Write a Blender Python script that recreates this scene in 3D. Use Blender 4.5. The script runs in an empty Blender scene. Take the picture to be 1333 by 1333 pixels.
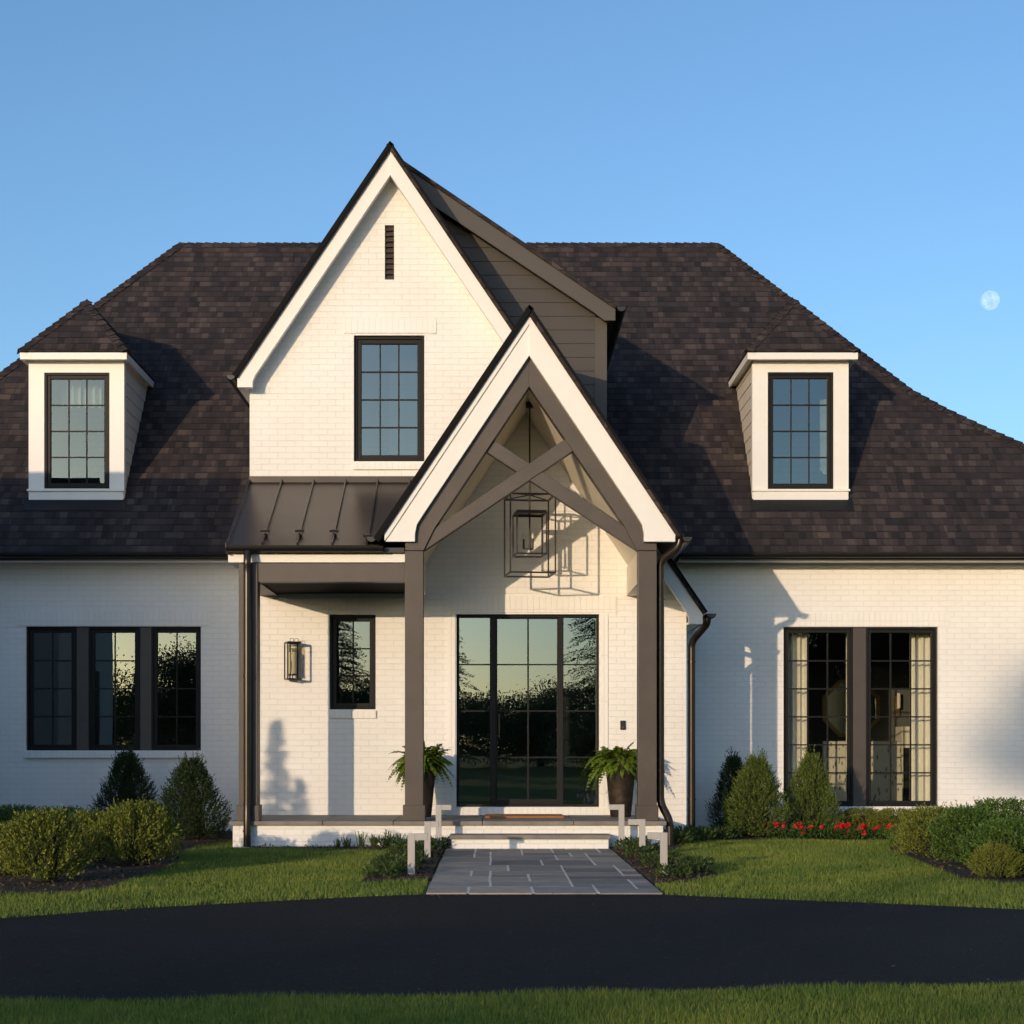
import bpy, bmesh, math, random
import numpy as np
from mathutils import Vector, Matrix
R = math.radians
rng = np.random.default_rng(7)
random.seed(7)
C = bpy.context.scene.collection
scene = bpy.context.scene

# ------------------------------------------------------------------ camera, sky, sun, exposure
F, X0, Y0, ZC = 2200.0, 642.0, 975.0, 1.18        # focal length in px of the 1333 px photo, vanishing point, eye height
cam = bpy.data.cameras.new("camera")
cam.sensor_width = 36; cam.lens = 36 * F / 1333
cam.shift_x = (666.5 - X0) / 1333; cam.shift_y = (Y0 - 666.5) / 1333
cam.clip_start = 0.1; cam.clip_end = 6000
camo = bpy.data.objects.new("camera", cam); C.objects.link(camo)
camo.location = (0, 0, ZC); camo.rotation_euler = (R(90), 0, 0)
scene.camera = camo

SX = 0.53
SUN_AZ = math.atan(SX)                          # sun behind the camera, to the left
SUN_EL = math.atan(0.15 / math.hypot(1, SX))
w = bpy.data.worlds.new("World"); scene.world = w; w.use_nodes = True
wn = w.node_tree.nodes; wl = w.node_tree.links
bg = wn["Background"]
sky = wn.new("ShaderNodeTexSky"); sky.sky_type = 'NISHITA'; sky.sun_disc = False
sky.sun_elevation = SUN_EL; sky.sun_rotation = math.pi + SUN_AZ
sky.altitude = 100; sky.air_density = 0.95; sky.dust_density = 1.3; sky.ozone_density = 3.1
wl.new(sky.outputs[0], bg.inputs[0]); bg.inputs[1].default_value = 0.15
sun = bpy.data.lights.new("sun", 'SUN'); sun.energy = 2.0; sun.angle = R(0.5); sun.color = (0.80, 0.60, 0.40)
suno = bpy.data.objects.new("sun", sun); C.objects.link(suno)
sd = Vector((-SX, -1.0, 0.15)).normalized()
suno.rotation_euler = sd.to_track_quat('Z', 'Y').to_euler(); suno.location = (-15, -20, 20)
scene.view_settings.view_transform = 'Standard'; scene.view_settings.look = 'None'
scene.view_settings.exposure = 0.80; scene.view_settings.gamma = 1.0
scene.cycles.max_bounces = 8; scene.cycles.transparent_max_bounces = 12
scene.cycles.caustics_reflective = False; scene.cycles.caustics_refractive = False

def U(x, Y): return (x - X0) * Y / F
def V(y, Y): return ZC + (Y0 - y) * Y / F

# ------------------------------------------------------------------ materials
def mat(name):
    m = bpy.data.materials.new(name); m.use_nodes = True
    nt = m.node_tree; return m, nt.nodes, nt.links, nt.nodes["Principled BSDF"]
def nn(N, t, **k):
    n = N.new(t)
    for a, b in k.items(): setattr(n, a, b)
    return n
def math_n(N, L, op, a, b=None, c=None):
    n = N.new("ShaderNodeMath"); n.operation = op
    for i, v in enumerate((a, b, c)):
        if v is None: continue
        if isinstance(v, (int, float)): n.inputs[i].default_value = v
        else: L.new(v, n.inputs[i])
    return n.outputs[0]
def ramp(N, L, fac, stops):
    r = N.new("ShaderNodeValToRGB"); L.new(fac, r.inputs[0])
    e = r.color_ramp.elements
    while len(e) < len(stops): e.new(0.5)
    for el, (p, c) in zip(e, stops): el.position = p; el.color = (*c, 1)
    return r.outputs[0]
def bump(N, L, h, strength=0.5, dist=0.01, normal=None):
    b = N.new("ShaderNodeBump"); b.inputs["Strength"].default_value = strength; b.inputs["Distance"].default_value = dist
    L.new(h, b.inputs["Height"])
    if normal is not None: L.new(normal, b.inputs["Normal"])
    return b.outputs[0]
def noise(N, L, scale, detail=3, vec=None, rough=0.5):
    n = N.new("ShaderNodeTexNoise"); n.inputs["Scale"].default_value = scale; n.inputs["Detail"].default_value = detail
    n.inputs["Roughness"].default_value = rough
    if vec is None:
        g = N.new("ShaderNodeNewGeometry"); vec = g.outputs["Position"]
    L.new(vec, n.inputs["Vector"]); return n.outputs["Fac"]

def plain(name, col, rough=0.5, metal=0.0, var=0.12, nscale=6, bstr=0.0, bscale=60, spec=0.5):
    m, N, L, P = mat(name)
    n = noise(N, L, nscale, 4)
    c = ramp(N, L, n, [(0.3, tuple(v * (1 - var) for v in col)), (0.7, tuple(min(1, v * (1 + var)) for v in col))])
    L.new(c, P.inputs["Base Color"]); P.inputs["Roughness"].default_value = rough; P.inputs["Metallic"].default_value = metal
    P.inputs["Specular IOR Level"].default_value = spec
    if bstr: L.new(bump(N, L, noise(N, L, bscale, 3), bstr, 0.004), P.inputs["Normal"])
    return m

def brick(name, bw, rh, offset):
    m, N, L, P = mat(name)
    uv = N.new("ShaderNodeUVMap")
    wob = N.new("ShaderNodeTexNoise"); wob.inputs["Scale"].default_value = 9; wob.inputs["Detail"].default_value = 2
    L.new(uv.outputs[0], wob.inputs["Vector"])
    mixv = N.new("ShaderNodeVectorMath"); mixv.operation = 'MULTIPLY_ADD'
    L.new(wob.outputs["Color"], mixv.inputs[0]); mixv.inputs[1].default_value = (0.010, 0.008, 0)
    L.new(uv.outputs[0], mixv.inputs[2])
    b = N.new("ShaderNodeTexBrick"); L.new(mixv.outputs[0], b.inputs["Vector"])
    b.offset = offset; b.inputs["Scale"].default_value = 1
    b.inputs["Brick Width"].default_value = bw; b.inputs["Row Height"].default_value = rh
    b.inputs["Mortar Size"].default_value = 0.0055; b.inputs["Mortar Smooth"].default_value = 0.6
    b.inputs["Color1"].default_value = (0.87, 0.86, 0.835, 1); b.inputs["Color2"].default_value = (0.85, 0.84, 0.815, 1)
    b.inputs["Mortar"].default_value = (0.80, 0.79, 0.765, 1)
    big = noise(N, L, 0.9, 4)
    mx = N.new("ShaderNodeMix"); mx.data_type = 'RGBA'; mx.blend_type = 'MULTIPLY'; mx.inputs["Factor"].default_value = 1
    L.new(b.outputs["Color"], mx.inputs["A"]); L.new(ramp(N, L, big, [(0.3, (0.93, 0.925, 0.91)), (0.65, (1, 1, 1))]), mx.inputs["B"])
    L.new(mx.outputs["Result"], P.inputs["Base Color"]); P.inputs["Roughness"].default_value = 0.62
    P.inputs["Specular IOR Level"].default_value = 0.3
    h1 = math_n(N, L, 'SUBTRACT', 1.0, b.outputs["Fac"])
    sep = N.new("ShaderNodeSeparateColor"); L.new(b.outputs["Color"], sep.inputs[0])
    h2 = math_n(N, L, 'MULTIPLY_ADD', sep.outputs[0], 9.0, h1)
    n1 = bump(N, L, h2, 0.5, 0.007)
    n2 = bump(N, L, noise(N, L, 45, 3), 0.25, 0.004, n1)
    L.new(n2, P.inputs["Normal"])
    return m
M = {}
M['brick'] = brick("painted_brick", 0.215, 0.0764, 0.5)
M['soldier'] = brick("painted_soldier_brick", 0.0764, 0.6, 0.0)
M['trim'] = plain("white_trim_paint", (0.80, 0.785, 0.75), 0.45, var=0.02, bstr=0.05)
M['cream'] = plain("cream_soffit_paint", (0.72, 0.66, 0.54), 0.6, var=0.03)
M['timber'] = plain("taupe_stained_timber", (0.068, 0.054, 0.0445), 0.5, var=0.14, nscale=3, bstr=0.2, bscale=40)
M['frame'] = plain("black_window_metal", (0.011, 0.011, 0.0115), 0.5, var=0.1, spec=0.2)
M['mullion'] = plain("taupe_mullion_panel", (0.066, 0.056, 0.049), 0.5, var=0.08)
M['gutter'] = plain("black_gutter_metal", (0.012, 0.011, 0.0105), 0.4, 0.0, var=0.1)
M['bronze'] = plain("bronze_downspout_metal", (0.035, 0.026, 0.020), 0.28, 0.3, var=0.2)
M['metalroof'] = plain("bronze_roof_metal", (0.062, 0.047, 0.039), 0.30, 0.4, var=0.13, nscale=2.5)
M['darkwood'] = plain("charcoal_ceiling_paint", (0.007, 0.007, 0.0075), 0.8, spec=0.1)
M['edge'] = plain("painted_edge_shade", (0.007, 0.007, 0.0075), 0.7, spec=0.1)  # near-black: shade of the roof edge put into the colour
M['vent'] = plain("brown_vent_slats", (0.060, 0.045, 0.038), 0.6)
M['lantern'] = plain("dark_bronze_lantern", (0.035, 0.026, 0.02), 0.35, 0.5, var=0.2)
M['candle'] = plain("lamp_glass_tip", (0.7, 0.66, 0.58), 0.2)
M['coping'] = plain("grey_coping_stone", (0.20, 0.185, 0.165), 0.75, var=0.2, nscale=5, bstr=0.4)
M['mortar'] = plain("pale_mortar", (0.62, 0.585, 0.52), 0.9, var=0.12, nscale=30)
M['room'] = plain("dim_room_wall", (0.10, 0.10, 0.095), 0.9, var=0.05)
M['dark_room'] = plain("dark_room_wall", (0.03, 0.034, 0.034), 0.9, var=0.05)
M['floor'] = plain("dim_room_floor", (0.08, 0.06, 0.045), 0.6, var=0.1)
M['curtain'] = plain("cream_curtain_linen", (0.80, 0.76, 0.66), 0.9, var=0.05)
M['sheer'] = plain("white_curtain_linen", (0.74, 0.72, 0.66), 0.9, var=0.04)
M['lamp_post'] = plain("pale_grey_powder_coat", (0.40, 0.385, 0.365), 0.5, var=0.04)
M['mat'] = plain("brown_coir", (0.30, 0.13, 0.045), 0.95, var=0.3, nscale=60, bstr=0.8, bscale=200)
M['gold'] = plain("gilded_frame", (0.35, 0.25, 0.10), 0.35, 0.8)
M['bark'] = plain("tree_bark", (0.07, 0.055, 0.045), 0.9, var=0.3, nscale=8, bstr=0.5)
M['twig'] = plain("shrub_twigs", (0.055, 0.05, 0.03), 0.9, var=0.3, nscale=20)
M['core'] = plain("shade_dark_core", (0.012, 0.018, 0.006), 0.95, var=0.4, nscale=25)  # near-black fill; its colour stands for shade inside the shrubs
M['black'] = plain("black_plastic", (0.015, 0.015, 0.015), 0.35)
M['orange'] = plain("rusty_leaf_litter", (0.30, 0.12, 0.05), 0.9, var=0.3)

def pot_mat():
    m, N, L, P = mat("weathered_bronze_pot")
    n = noise(N, L, 7, 6, rough=0.65)
    L.new(ramp(N, L, n, [(0.35, (0.016, 0.011, 0.008)), (0.55, (0.032, 0.023, 0.016)), (0.75, (0.085, 0.058, 0.038))]), P.inputs["Base Color"])
    P.inputs["Roughness"].default_value = 0.6; P.inputs["Specular IOR Level"].default_value = 0.2
    return m
M['pot'] = pot_mat()

def shingle():
    m, N, L, P = mat("architectural_shingles")
    uv = N.new("ShaderNodeUVMap"); s = N.new("ShaderNodeSeparateXYZ"); L.new(uv.outputs[0], s.inputs[0])
    wobn = noise(N, L, 3.0, 2, uv.outputs[0])
    v = math_n(N, L, 'MULTIPLY_ADD', wobn, 0.012, s.outputs[1])
    rowf = math_n(N, L, 'DIVIDE', v, 0.142)
    row = math_n(N, L, 'FLOOR', rowf); fr = math_n(N, L, 'FRACT', rowf)
    wn1 = N.new("ShaderNodeTexWhiteNoise"); wn1.noise_dimensions = '1D'; L.new(row, wn1.inputs["W"])
    u2 = math_n(N, L, 'MULTIPLY_ADD', wn1.outputs[0], 7.3, s.outputs[0])
    def layer(wd, seed):
        cf = math_n(N, L, 'DIVIDE', u2, wd)
        cell = math_n(N, L, 'FLOOR', cf)
        cb = N.new("ShaderNodeCombineXYZ"); L.new(cell, cb.inputs[0]); L.new(row, cb.inputs[1]); cb.inputs[2].default_value = seed
        w2 = N.new("ShaderNodeTexWhiteNoise"); w2.noise_dimensions = '3D'; L.new(cb.outputs[0], w2.inputs["Vector"])
        return w2.outputs[0], math_n(N, L, 'FRACT', cf)
    a, fa = layer(0.10, 1.0)
    b, fb = layer(0.165, 5.0)
    val = math_n(N, L, 'ADD', math_n(N, L, 'MULTIPLY', a, 0.5), math_n(N, L, 'MULTIPLY', b, 0.5))
    tooth = math_n(N, L, 'GREATER_THAN', b, 0.45)
    patch = noise(N, L, 0.7, 3, uv.outputs[0])
    val = math_n(N, L, 'ADD', val, math_n(N, L, 'MULTIPLY_ADD', patch, 0.5, -0.25))
    grain = noise(N, L, 220, 2, uv.outputs[0])
    val = math_n(N, L, 'ADD', val, math_n(N, L, 'MULTIPLY_ADD', grain, 0.45, -0.22))
    col = ramp(N, L, val, [(0.12, (0.019, 0.016, 0.0175)), (0.45, (0.033, 0.0265, 0.0275)), (0.70, (0.049, 0.038, 0.0365)), (0.97, (0.082, 0.063, 0.055))])
    # shadow line under each course, painted into the colour
    vor = noise(N, L, 14, 3, uv.outputs[0])
    fe = math_n(N, L, 'ADD', fr, math_n(N, L, 'MULTIPLY_ADD', vor, 0.16, -0.08))
    fe = math_n(N, L, 'ADD', fe, math_n(N, L, 'MULTIPLY', math_n(N, L, 'SUBTRACT', 1.0, tooth), 0.07))
    edge = ramp(N, L, fe, [(0.0, (0.30, 0.30, 0.30)), (0.10, (0.42, 0.42, 0.42)), (0.20, (0.97, 0.97, 0.97)), (1.0, (1, 1, 1))])
    mx = N.new("ShaderNodeMix"); mx.data_type = 'RGBA'; mx.blend_type = 'MULTIPLY'; mx.inputs["Factor"].default_value = 1
    L.new(col, mx.inputs["A"]); L.new(edge, mx.inputs["B"])
    L.new(mx.outputs["Result"], P.inputs["Base Color"]); P.inputs["Roughness"].default_value = 0.85
    P.inputs["Specular IOR Level"].default_value = 0.25
    h = math_n(N, L, 'ADD', math_n(N, L, 'MULTIPLY', fr, -0.9), math_n(N, L, 'MULTIPLY', tooth, 0.7))
    n1 = bump(N, L, h, 0.7, 0.014)
    n2 = bump(N, L, noise(N, L, 150, 3), 0.4, 0.004, n1)
    L.new(n2, P.inputs["Normal"])
    return m
M['shingle'] = shingle()

def siding_mat(name, col):
    return plain(name, col, 0.55, var=0.05, nscale=2, bstr=0.1, bscale=30)
M['siding_grey'] = siding_mat("taupe_lap_siding", (0.050, 0.044, 0.0415))
M['siding_white'] = siding_mat("cream_lap_siding", (0.62, 0.58, 0.51))
M['board_grey'] = siding_mat("taupe_rake_board", (0.063, 0.055, 0.050))

def glass(name, fac, wave, tint):
    m, N, L, P = mat(name)
    N.remove(P)
    out = N["Material Output"]
    t = N.new("ShaderNodeBsdfTransparent"); t.inputs[0].default_value = (*tint, 1)
    g = N.new("ShaderNodeBsdfGlossy"); g.inputs["Roughness"].default_value = 0.0; g.inputs["Color"].default_value = (0.80, 0.96, 1, 1)
    nz = noise(N, L, 2.2, 2)
    L.new(bump(N, L, nz, wave, 0.05), g.inputs["Normal"])
    mx = N.new("ShaderNodeMixShader"); mx.inputs[0].default_value = fac
    L.new(t.outputs[0], mx.inputs[1]); L.new(g.outputs[0], mx.inputs[2]); L.new(mx.outputs[0], out.inputs[0])
    return m
M['glass_dorm_dim'] = glass("dimmed_glare_glass", 0.11, 0.004, (0.45, 0.52, 0.52))  # left dormer only: same glass with its sky glare turned down
M['glass_low'] = glass("shaded_window_glass", 0.14, 0.004, (0.45, 0.50, 0.50))
M['glass'] = glass("window_glass", 0.17, 0.004, (0.40, 0.47, 0.45))
M['glass_clear'] = glass("clear_window_glass", 0.07, 0.004, (0.86, 0.88, 0.84))
M['glass_door'] = glass("wavy_door_glass", 0.23, 0.009, (0.50, 0.56, 0.54))
M['glass_lamp'] = glass("seeded_lamp_glass", 0.10, 0.2, (0.85, 0.78, 0.62))
M['mirror'] = glass("mirror_glass", 0.9, 0.0, (0.2, 0.2, 0.2))

def leaf_mat(name, c0, c1, trans=0.25, rough=0.5):
    m, N, L, P = mat(name)
    g = N.new("ShaderNodeNewGeometry")
    c = ramp(N, L, g.outputs["Random Per Island"], [(0.0, c0), (1.0, c1)])
    L.new(c, P.inputs["Base Color"]); P.inputs["Roughness"].default_value = rough
    P.inputs["Specular IOR Level"].default_value = 0.3
    tr = N.new("ShaderNodeBsdfTranslucent"); L.new(c, tr.inputs[0])
    mx = N.new("ShaderNodeMixShader"); mx.inputs[0].default_value = trans
    L.new(P.outputs[0], mx.inputs[1]); L.new(tr.outputs[0], mx.inputs[2]); L.new(mx.outputs[0], N["Material Output"].inputs[0])
    return m
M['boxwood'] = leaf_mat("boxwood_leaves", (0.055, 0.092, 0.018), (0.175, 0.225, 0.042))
M['boxshade'] = leaf_mat("shaded_boxwood_leaves", (0.016, 0.036, 0.012), (0.045, 0.075, 0.022))  # same boxwood, colour darkened for the cones standing in shade
M['golden'] = leaf_mat("golden_privet_leaves", (0.10, 0.13, 0.022), (0.28, 0.29, 0.045))
M['lime'] = leaf_mat("lime_boxwood_leaves", (0.040, 0.070, 0.012), (0.25, 0.265, 0.040))
M['holly'] = leaf_mat("holly_leaves", (0.046, 0.100, 0.018), (0.150, 0.235, 0.040))
M['fern'] = leaf_mat("fern_fronds", (0.075, 0.135, 0.012), (0.21, 0.29, 0.035), 0.4)
M['flower_leaf'] = leaf_mat("bedding_leaves", (0.03, 0.07, 0.015), (0.07, 0.12, 0.025))
M['red'] = leaf_mat("red_petals", (0.55, 0.008, 0.012), (0.75, 0.03, 0.03), 0.2)
M['perennial'] = leaf_mat("perennial_leaves", (0.03, 0.06, 0.014), (0.085, 0.125, 0.03))
M['tree_leaf'] = leaf_mat("tree_leaves", (0.045, 0.07, 0.03), (0.10, 0.13, 0.05))
M['needle'] = leaf_mat("conifer_needles", (0.035, 0.06, 0.034), (0.07, 0.10, 0.05))
M['liriope'] = leaf_mat("liriope_blades", (0.05, 0.09, 0.02), (0.11, 0.15, 0.035))

def grass_mat():
    m, N, L, P = mat("lawn_grass_blades")
    g = N.new("ShaderNodeNewGeometry")
    c1 = ramp(N, L, g.outputs["Random Per Island"], [(0.0, (0.085, 0.140, 0.022)), (0.55, (0.17, 0.245, 0.042)), (0.9, (0.26, 0.305, 0.066)), (1.0, (0.26, 0.21, 0.085))])
    n = math_n(N, L, 'ADD', math_n(N, L, 'MULTIPLY', noise(N, L, 0.8, 5), 0.6), math_n(N, L, 'MULTIPLY', noise(N, L, 7.0, 3), 0.4))
    mx = N.new("ShaderNodeMix"); mx.data_type = 'RGBA'; mx.blend_type = 'MULTIPLY'; mx.inputs["Factor"].default_value = 1
    L.new(c1, mx.inputs["A"]); L.new(ramp(N, L, n, [(0.36, (0.62, 0.78, 0.70)), (0.5, (1, 1, 1)), (0.64, (1.45, 1.25, 1.1))]), mx.inputs["B"])
    L.new(mx.outputs["Result"], P.inputs["Base Color"]); P.inputs["Roughness"].default_value = 0.55
    P.inputs["Specular IOR Level"].default_value = 0.25
    tr = N.new("ShaderNodeBsdfTranslucent"); L.new(mx.outputs["Result"], tr.inputs[0])
    ms = N.new("ShaderNodeMixShader"); ms.inputs[0].default_value = 0.3
    L.new(P.outputs[0], ms.inputs[1]); L.new(tr.outputs[0], ms.inputs[2]); L.new(ms.outputs[0], N["Material Output"].inputs[0])
    return m
M['grass'] = grass_mat()
def ground_mat():
    m, N, L, P = mat("lawn_soil")
    n = noise(N, L, 2.0, 6); 
    L.new(ramp(N, L, n, [(0.3, (0.065, 0.09, 0.02)), (0.7, (0.11, 0.14, 0.035))]), P.inputs["Base Color"])
    P.inputs["Roughness"].default_value = 0.95; P.inputs["Specular IOR Level"].default_value = 0.1
    L.new(bump(N, L, noise(N, L, 60, 4), 0.8, 0.02), P.inputs["Normal"])
    return m
M['ground'] = ground_mat()
def asphalt_mat():
    m, N, L, P = mat("fresh_asphalt")
    n = noise(N, L, 140, 3, rough=0.7); b = noise(N, L, 0.8, 5)
    vor = N.new("ShaderNodeTexVoronoi"); vor.inputs["Scale"].default_value = 70
    g = N.new("ShaderNodeNewGeometry"); L.new(g.outputs["Position"], vor.inputs["Vector"])
    sp = N.new("ShaderNodeSeparateColor"); L.new(vor.outputs["Color"], sp.inputs[0])
    c = ramp(N, L, sp.outputs[0], [(0.0, (0.008, 0.0083, 0.0095)), (0.85, (0.014, 0.0142, 0.0155)), (0.985, (0.02, 0.02, 0.02)), (1.0, (0.06, 0.057, 0.05))])
    mx = N.new("ShaderNodeMix"); mx.data_type = 'RGBA'; mx.blend_type = 'MULTIPLY'; mx.inputs["Factor"].default_value = 1
    L.new(c, mx.inputs["A"]); L.new(ramp(N, L, b, [(0.3, (0.8, 0.8, 0.8)), (0.7, (1.15, 1.12, 1.1))]), mx.inputs["B"])
    L.new(mx.outputs["Result"], P.inputs["Base Color"]); P.inputs["Roughness"].default_value = 0.85
    P.inputs["Specular IOR Level"].default_value = 0.15
    L.new(bump(N, L, n, 0.8, 0.006), P.inputs["Normal"])
    return m
M['asphalt'] = asphalt_mat()
def mulch_mat():
    m, N, L, P = mat("bark_mulch")
    n = noise(N, L, 35, 5, rough=0.7)
    L.new(ramp(N, L, n, [(0.3, (0.012, 0.009, 0.007)), (0.6, (0.035, 0.024, 0.017)), (0.8, (0.085, 0.055, 0.036))]), P.inputs["Base Color"])
    P.inputs["Roughness"].default_value = 0.95
    L.new(bump(N, L, n, 1.0, 0.03), P.inputs["Normal"])
    return m
M['mulch'] = mulch_mat()
M['chip'] = leaf_mat("bark_chips", (0.02, 0.013, 0.009), (0.11, 0.07, 0.045), 0.0, 0.9)
M['litter'] = leaf_mat("dry_clippings", (0.03, 0.035, 0.012), (0.10, 0.08, 0.045), 0.1, 0.9)
def stone_mat():
    m, N, L, P = mat("bluestone_flags")
    g = N.new("ShaderNodeNewGeometry")
    c = ramp(N, L, g.outputs["Random Per Island"], [(0.0, (0.10, 0.10, 0.102)), (0.3, (0.22, 0.208, 0.19)), (0.55, (0.36, 0.315, 0.255)), (0.75, (0.14, 0.142, 0.15)), (1.0, (0.29, 0.268, 0.238))])
    n = noise(N, L, 5, 5, rough=0.6)
    mx = N.new("ShaderNodeMix"); mx.data_type = 'RGBA'; mx.blend_type = 'MULTIPLY'; mx.inputs["Factor"].default_value = 1
    L.new(c, mx.inputs["A"]); L.new(ramp(N, L, n, [(0.3, (0.8, 0.8, 0.82)), (0.7, (1.18, 1.15, 1.1))]), mx.inputs["B"])
    L.new(mx.outputs["Result"], P.inputs["Base Color"]); P.inputs["Roughness"].default_value = 0.7
    L.new(bump(N, L, noise(N, L, 18, 5), 0.5, 0.006), P.inputs["Normal"])
    return m
M['stone'] = stone_mat()
def fabric_mat():
    m, N, L, P = mat("leaf_print_fabric")
    uv = N.new("ShaderNodeUVMap")
    v = N.new("ShaderNodeTexVoronoi"); v.feature = 'F1'; v.inputs["Scale"].default_value = 9; v.inputs["Randomness"].default_value = 0.8
    mp = N.new("ShaderNodeMapping"); mp.inputs["Rotation"].default_value = (0, 0, 0.7); mp.inputs["Scale"].default_value = (2.2, 0.9, 1)
    L.new(uv.outputs[0], mp.inputs[0]); L.new(mp.outputs[0], v.inputs["Vector"])
    L.new(ramp(N, L, v.outputs["Distance"], [(0.26, (0.16, 0.15, 0.10)), (0.33, (0.58, 0.53, 0.42))]), P.inputs["Base Color"])
    P.inputs["Roughness"].default_value = 0.9
    return m
M['fabric'] = fabric_mat()
def moon_mat():
    m, N, L, P = mat("pale_moon_rock")
    n = noise(N, L, 0.30, 5)
    c = ramp(N, L, n, [(0.44, (0.05, 0.05, 0.05)), (0.56, (0.155, 0.14, 0.11))])
    L.new(c, P.inputs["Base Color"]); P.inputs["Roughness"].default_value = 1.0; P.inputs["Specular IOR Level"].default_value = 0
    t = N.new("ShaderNodeBsdfTransparent"); mx = N.new("ShaderNodeAddShader")
    L.new(t.outputs[0], mx.inputs[0]); L.new(P.outputs[0], mx.inputs[1]); L.new(mx.outputs[0], N["Material Output"].inputs[0])
    return m
M['moon'] = moon_mat()

# ------------------------------------------------------------------ mesh helpers
def root_of(o):
    while o.parent is not None: o = o.parent
    return o
def link_mesh(name, me, parent):
    o = bpy.data.objects.new(name, me); C.objects.link(o)
    if parent is not None: o.parent = parent
    return o
class MB:
    """collects polygons in world metres; build() links them as one mesh object"""
    def __init__(s): s.v = []; s.f = []
    def poly(s, pts):
        i = len(s.v); s.v += [tuple(p) for p in pts]; s.f.append(tuple(range(i, i + len(pts))))
    def box(s, x0, x1, y0, y1, z0, z1):
        i = len(s.v)
        s.v += [(x0, y0, z0), (x1, y0, z0), (x1, y1, z0), (x0, y1, z0), (x0, y0, z1), (x1, y0, z1), (x1, y1, z1), (x0, y1, z1)]
        for f in ((0, 3, 2, 1), (4, 5, 6, 7), (0, 1, 5, 4), (1, 2, 6, 5), (2, 3, 7, 6), (3, 0, 4, 7)):
            s.f.append(tuple(i + k for k in f))
    def pbox(s, x0, x1, y0, y1, Yf, d):      # box from photo pixels at the depth of its front face
        s.box(U(x0, Yf), U(x1, Yf), Yf, Yf + d, V(y1, Yf), V(y0, Yf))
    def prism(s, pts, off):                  # polygon (3d points) extruded along a vector
        n = len(pts); i = len(s.v); off = Vector(off)
        P = [Vector(p) for p in pts]
        s.v += [tuple(p) for p in P] + [tuple(p + off) for p in P]
        nrm = Vector((0, 0, 0))
        for k in range(n): nrm += P[k].cross(P[(k + 1) % n])
        if nrm.dot(off) > 0:
            s.f.append(tuple(i + n - 1 - k for k in range(n))); s.f.append(tuple(i + n + k for k in range(n)))
            for k in range(n): j = (k + 1) % n; s.f.append((i + k, i + j, i + n + j, i + n + k))
        else:
            s.f.append(tuple(i + k for k in range(n))); s.f.append(tuple(i + 2 * n - 1 - k for k in range(n)))
            for k in range(n): j = (k + 1) % n; s.f.append((i + j, i + k, i + n + k, i + n + j))
    def pprism(s, px, Yf, d):
        s.prism([(U(x, Yf), Yf, V(y, Yf)) for x, y in px], (0, d, 0))
    def slab(s, pts, t):                     # roof slab: extruded downwards along its normal
        P = [Vector(p) for p in pts]; nrm = Vector((0, 0, 0))
        for k in range(len(P)): nrm += P[k].cross(P[(k + 1) % len(P)])
        nrm.normalize()
        if nrm.z < 0: nrm = -nrm
        s.prism(pts, -nrm * t)
    def bar(s, a, b, w, h, up=(0, 0, 1)):
        a, b = Vector(a), Vector(b); d = (b - a).normalized(); up = Vector(up)
        if abs(d.dot(up)) > 0.95: up = Vector((0, 1, 0))
        sx = d.cross(up).normalized() * w / 2; sz = sx.cross(d).normalized() * h / 2
        s.prism([a - sx - sz, a + sx - sz, a + sx + sz, a - sx + sz], b - a)
    def tube(s, pts, r, n=10, caps=True):
        P = [Vector(p) for p in pts]; rr = r if isinstance(r, (list, tuple)) else [r] * len(P)
        t0 = (P[1] - P[0]).normalized(); a = t0.orthogonal().normalized(); rings = []
        for k, p in enumerate(P):
            t = ((P[min(k + 1, len(P) - 1)] - P[max(k - 1, 0)])).normalized()
            a = (a - t * a.dot(t)).normalized(); b = t.cross(a)
            i = len(s.v); rings.append(i)
            for q in range(n):
                an = 2 * math.pi * q / n; s.v.append(tuple(p + (a * math.cos(an) + b * math.sin(an)) * rr[k]))
        for k in range(len(P) - 1):
            for q in range(n):
                j = (q + 1) % n; s.f.append((rings[k] + q, rings[k] + j, rings[k + 1] + j, rings[k + 1] + q))
        if caps:
            s.f.append(tuple(rings[0] + n - 1 - q for q in range(n))); s.f.append(tuple(rings[-1] + q for q in range(n)))
    def lathe(s, c, prof, n=24):
        rings = []
        for r, z in prof:
            i = len(s.v); rings.append(i)
            for q in range(n):
                an = 2 * math.pi * q / n; s.v.append((c[0] + r * math.cos(an), c[1] + r * math.sin(an), c[2] + z))
        for k in range(len(prof) - 1):
            for q in range(n):
                j = (q + 1) % n; s.f.append((rings[k] + q, rings[k] + j, rings[k + 1] + j, rings[k + 1] + q))
        s.f.append(tuple(rings[0] + n - 1 - q for q in range(n))); s.f.append(tuple(rings[-1] + q for q in range(n)))
    def half_gutter(s, a, b, r, n=8, lip=True):   # half-round trough between two points (solid underside)
        a, b = Vector(a), Vector(b); d = (b - a).normalized(); sx = d.cross(Vector((0, 0, 1))).normalized()
        pts = [a + sx * (r * math.cos(t)) - Vector((0, 0, r * math.sin(t))) for t in [math.pi * k / n for k in range(n + 1)]]
        inn = [a + sx * (r * .86 * math.cos(t)) - Vector((0, 0, r * .86 * math.sin(t))) for t in [math.pi * k / n for k in range(n, -1, -1)]]
        s.prism(pts + inn, b - a)
        s.prism(pts, d * 0.01); s.prism([p + (b - a) - d * 0.01 for p in pts], d * 0.01)
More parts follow.
